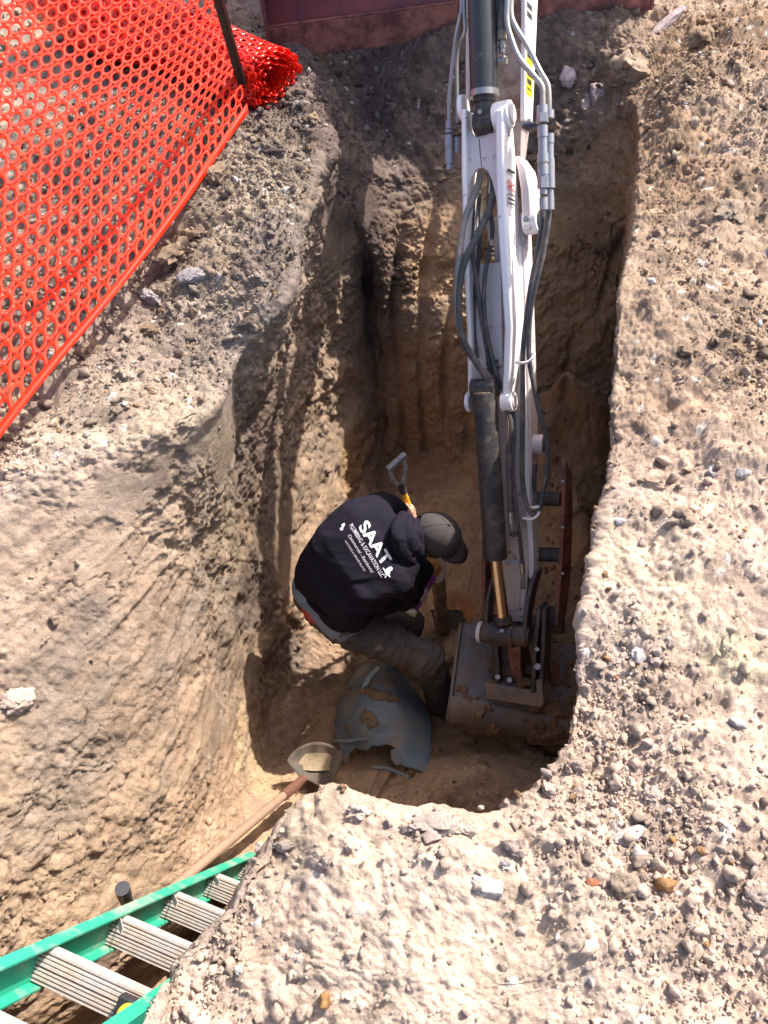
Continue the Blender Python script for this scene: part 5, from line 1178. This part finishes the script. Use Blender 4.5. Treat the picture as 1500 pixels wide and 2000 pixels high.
BIG = [
 ('stone', 950, 1735, 72, 66, 20, WST, 'pale grey and white stone lying below the notched near rim', 'stone', 3),
 ('stone', 1230, 1633, 70, 40, -8, WST, 'bright white angular stone on the pebbly ground at lower right', 'stone', 4),
 ('stone', 1245, 1282, 34, 46, 10, WST, 'white stone flecked with grey right of the bucket', 'stone', 5),
 ('stone', 1296, 42, 90, 32, -42, PST, 'long pale pink stone lying on the spoil heap at upper right', 'stone', 6),
 ('stone', 1440, 1415, 54, 34, 15, WST, 'flat whitish stone near the right edge of the ground', 'stone', 7),
 ('stone', 1210, 1048 - 30, 24, 16, 0, WST, 'small white pebble near the rim above the broad dirt crust', 'pebble', 8),
 ('stone', 1391, 925, 30, 22, 0, GST, 'dark speckled grey stone right of the tan stone pair', 'stone', 9),
 ('stone', 1448, 925, 32, 26, 0, WST, 'pale stone at the right beside the speckled grey stone', 'stone', 10),
 ('stone', 1165, 500 - 322, 36, 46, 20, PST, 'pale pinkish stone set in the slope just below the blade', 'stone', 11),
 ('stone', 1110, 150, 30, 44, 15, PST, 'pink grey stone beside the steel lines of the excavator', 'stone', 12),
 ('stone', 1142, 205, 22, 36, 10, PST, 'small pale stone stuck in the far pit wall near its right corner', 'stone', 13),
 ('stone', 1186, 1640, 24, 20, 0, PIN, 'small brick red pebble on the lower right ground', 'pebble', 14),
 ('stone', 1158, 1725, 30, 18, 25, PIN, 'small orange red fragment between tan pebbles at lower right', 'pebble', 15),
 ('dirt_clod', 1218, 1730, 64, 60, 10, TANC, 'rounded tan clod standing alone on the lower right ground', 'dirt clod', 16),
 ('dirt_clod', 838, 1618, 84, 66, -5, DRC, 'large pale clod perched on the near rim of the pit', 'dirt clod', 17),
 ('dirt_clod', 1005, 1655, 60, 60, 0, DRC, 'large pale clod right of the dark notch in the near rim', 'dirt clod', 18),
 ('dirt_clod', 990, 1573, 36, 28, 0, DRC, 'small clod at the corner of the near rim', 'dirt clod', 19),
 ('dirt_clod', 985, 1690, 30, 30, 0, WST, 'small white lump just above the pale grey and white stone', 'stone', 20),
 ('dirt_clod', 630, 1680, 46, 40, 0, DRC, 'pale crumbly clod on the ground between handle and near rim', 'dirt clod', 21),
 ('dirt_clod', 1335, 1015, 62, 48, -10, TANC, 'large crumbly tan clod on the right bank', 'dirt clod', 22),
 ('dirt_clod', 1425, 415, 60, 44, -10, TANC, 'sunlit angular clod on the bare slope at upper right', 'dirt clod', 23),
 ('dirt_clod', 1225, 140, 90, 70, 10, TANC, 'big overhanging clod at the right corner of the far rim', 'dirt clod', 24),
 ('dirt_clod', 1375, 75, 44, 50, 0, OCH, 'ochre clod below the long pale pink stone', 'dirt clod', 25),
 ('dirt_clod', 1345, 690, 40, 30, 0, OCH, 'brown clod half sunk in the smooth slope at right', 'dirt clod', 26),
 ('dirt_clod', 1438, 685, 34, 28, 0, OCH, 'ochre clod near the right edge halfway up', 'dirt clod', 27),
 ('dirt_clod', 1265, 945, 60, 40, 20, TANC, 'broken tan clod at the rim beside the upper thumb tube', 'dirt clod', 28),
 ('dirt_clod', 1348, 915, 40, 20, 5, TANC, 'flat tan stone left of the speckled grey stone', 'stone', 29),
 ('dirt_clod', 428, 345, 48, 56, 5, OCH, 'yellowish clod beside the edge of the orange netting', 'dirt clod', 30),
 ('dirt_clod', 345, 500, 74, 84, -20, OCH, 'largest ochre clod against the netting edge', 'dirt clod', 31),
 ('stone', 376, 540, 62, 40, 0, GST, 'smooth purple grey stone beside the largest ochre clod', 'stone', 32),
 ('dirt_clod', 525, 297, 60, 34, 0, MOC, 'dark flattened clod on the grey earth below the stake', 'dirt clod', 33),
 ('dirt_clod', 292, 645, 38, 32, 0, OCH, 'pale ochre clod below the netting edge', 'dirt clod', 34),
 ('dirt_clod', 180, 690, 42, 50, 20, OCH, 'brown clod touching the netting edge at left', 'dirt clod', 35),
 ('dirt_clod', 385, 455, 44, 26, 0, OCH, 'small ochre clod right of the netting edge', 'dirt clod', 36),
 ('dirt_clod', 300, 585, 60, 30, 30, GST, 'grey brown clod below the purple grey stone', 'dirt clod', 37),
 ('dirt_clod', 612, 232, 28, 24, 0, OCH, 'small brown lump right of the rolled netting', 'dirt clod', 38),
 ('dirt_clod', 490, 680 - 45, 52, 36, 0, MOC, 'flat grey cake of earth on the edge of the left bank', 'dirt clod', 39),
 ('dirt_clod', 30, 1370, 60, 50, 0, DRC, 'pale dry clod on the left bank near the picture edge', 'dirt clod', 40),
 ('dirt_clod', 1470, 1745, 50, 60, 0, DRC, 'pale clod at the right edge of the lower ground', 'dirt clod', 42),
 ('dirt_clod', 1365, 1545, 22, 46, -20, TANC, 'narrow upright clod at lower right', 'dirt clod', 43),
 ('dirt_clod', 1270, 1555, 40, 42, 0, DRC, 'flat pale clod above the bright white angular stone', 'dirt clod', 44),
 ('dirt_clod', 700, 1585, 50, 36, 5, DRC, 'low pale clod at the near rim right of the shovel socket', 'dirt clod', 45),
 ('dirt_clod', 905, 1622, 46, 36, 0, DRC, 'broken clod in the near rim between the perched clod and the dark notch', 'dirt clod', 46),
 ('dirt_clod', 1130, 1495, 40, 36, 0, DRC, 'pale clod on the rim just right of the bucket heel', 'dirt clod', 47),
 ('dirt_clod', 1075, 1545, 44, 34, 0, DRC, 'pale clod at the bend of the near rim below the bucket', 'dirt clod', 48),
 ('dirt_clod', 560, 1650, 48, 40, 0, DRC, 'rough clod on the edge beside the wooden shovel handle', 'dirt clod', 49),
]
for nm, x, y, a, b, an, m, lb, ct, sd_ in BIG: stone(nm, x, y, a, b, an, m, lb, ct, seed=sd_, sink=.30 if nm == 'dirt_clod' else .45)
stone('dirt_clod', 1024, 1330, 26, 22, 0, CLODS, 'brown clod sitting on the bucket coupler', 'dirt clod', seed=50, d=pix(A(1024, 1330, .0))[2], sink=.0)
# the many look-alike clods
zones = [('pale dry clod on the sunlit ground right of or in front of the pit', 'clods on the near ground', DRC, (960, 1500, 1050, 1990), 62, (14, 30)),
         ('pale dry clod on the sunlit ground right of or in front of the pit', 'clods on the near ground', DRC, (480, 960, 1640, 1960), 26, (12, 26)),
         ('tan clod on the upper right slope', 'clods on the upper right slope', TANC, (1260, 1500, 60, 1000), 44, (12, 28)),
         ('grey brown clod in the heap under or beside the orange netting', 'clods by the netting', OCH, (20, 560, 100, 880), 50, (14, 32)),
         ('dark clod in the moist fill below the blade', 'clods below the blade', MOC, (560, 1180, 120, 300), 30, (12, 26)),
         ('brown clod lying on the shaded pit floor', 'clods on the pit floor', CLODS, (560, 1120, 1250, 1560), 34, (10, 24)),
         ('brown clod in the loose rubble at the foot of the far wall', 'clods in the rubble slope', CLODS, (1050, 1190, 800, 1180), 36, (9, 20))]
zr = random.Random(5)
protos = []
for k in range(8):
    V, F = lump(2, 700 + k, .4, .8); V = V + nrm_rows(V) * (.07 * fbm(V * 4, 900 + k, 3))[:, None]; protos.append((V, F.tolist()))
for lb, gp_, m, (xa, xb, ya, yb), cnt, (sa, sb) in zones:
    ms = []
    for V, F in protos:
        me_ = bpy.data.meshes.new('dirt_clod'); me_.from_pydata(V.tolist(), [], F); me_.polygons.foreach_set('use_smooth', [True] * len(F)); me_.set_sharp_from_angle(angle=math.radians(45)); me_.materials.append(m); ms.append(me_)
    for _ in range(cnt):
        x, y = zr.uniform(xa, xb), zr.uniform(ya, yb); p, n_, k = S(x, y, 7)
        if k == 0 or abs(pix(p)[0] - x) > 9: continue
        if gp_ in ('clods on the near ground', 'clods on the upper right slope', 'clods by the netting') and p[2] < -.3: continue
        s_ = (sa + (sb - sa) * zr.random() ** 2.2) / 2 * pix(p)[2] / FPX
        o = bpy.data.objects.new('dirt_clod', zr.choice(ms)); o.rotation_euler = (zr.uniform(0, 6), zr.uniform(0, 6), zr.uniform(0, 6)); o.scale = (s_, s_ * zr.uniform(.8, 1), s_ * zr.uniform(.7, 1))
        o.location = Vector(p + np.array([0, 0, s_ * .3])); COL.objects.link(o); lq = lb
        if gp_ == 'clods on the near ground': lq = 'pale dry clod on the ground right of the bucket and arm' if y < 1400 else 'pale dry clod in the lower right corner of the ground' if x > 1150 else 'pale dry clod on the ground between the near rim and the picture bottom'
        if gp_ == 'clods by the netting': lq = 'grey brown clod under the upper part of the netting' if y < 380 else 'grey brown clod under or beside the lower netting edge'
        if gp_ == 'clods on the upper right slope': lq = 'tan clod on the upper right slope level with the blade and couplers' if y < 450 else 'tan clod on the right slope beside the lower arm'
        if gp_ == 'clods on the pit floor': lq = 'brown clod on the pit floor around the torn drum' if x < 860 else 'brown clod on the pit floor around the bucket'
        props(o, lq, 'dirt clod', gp_)
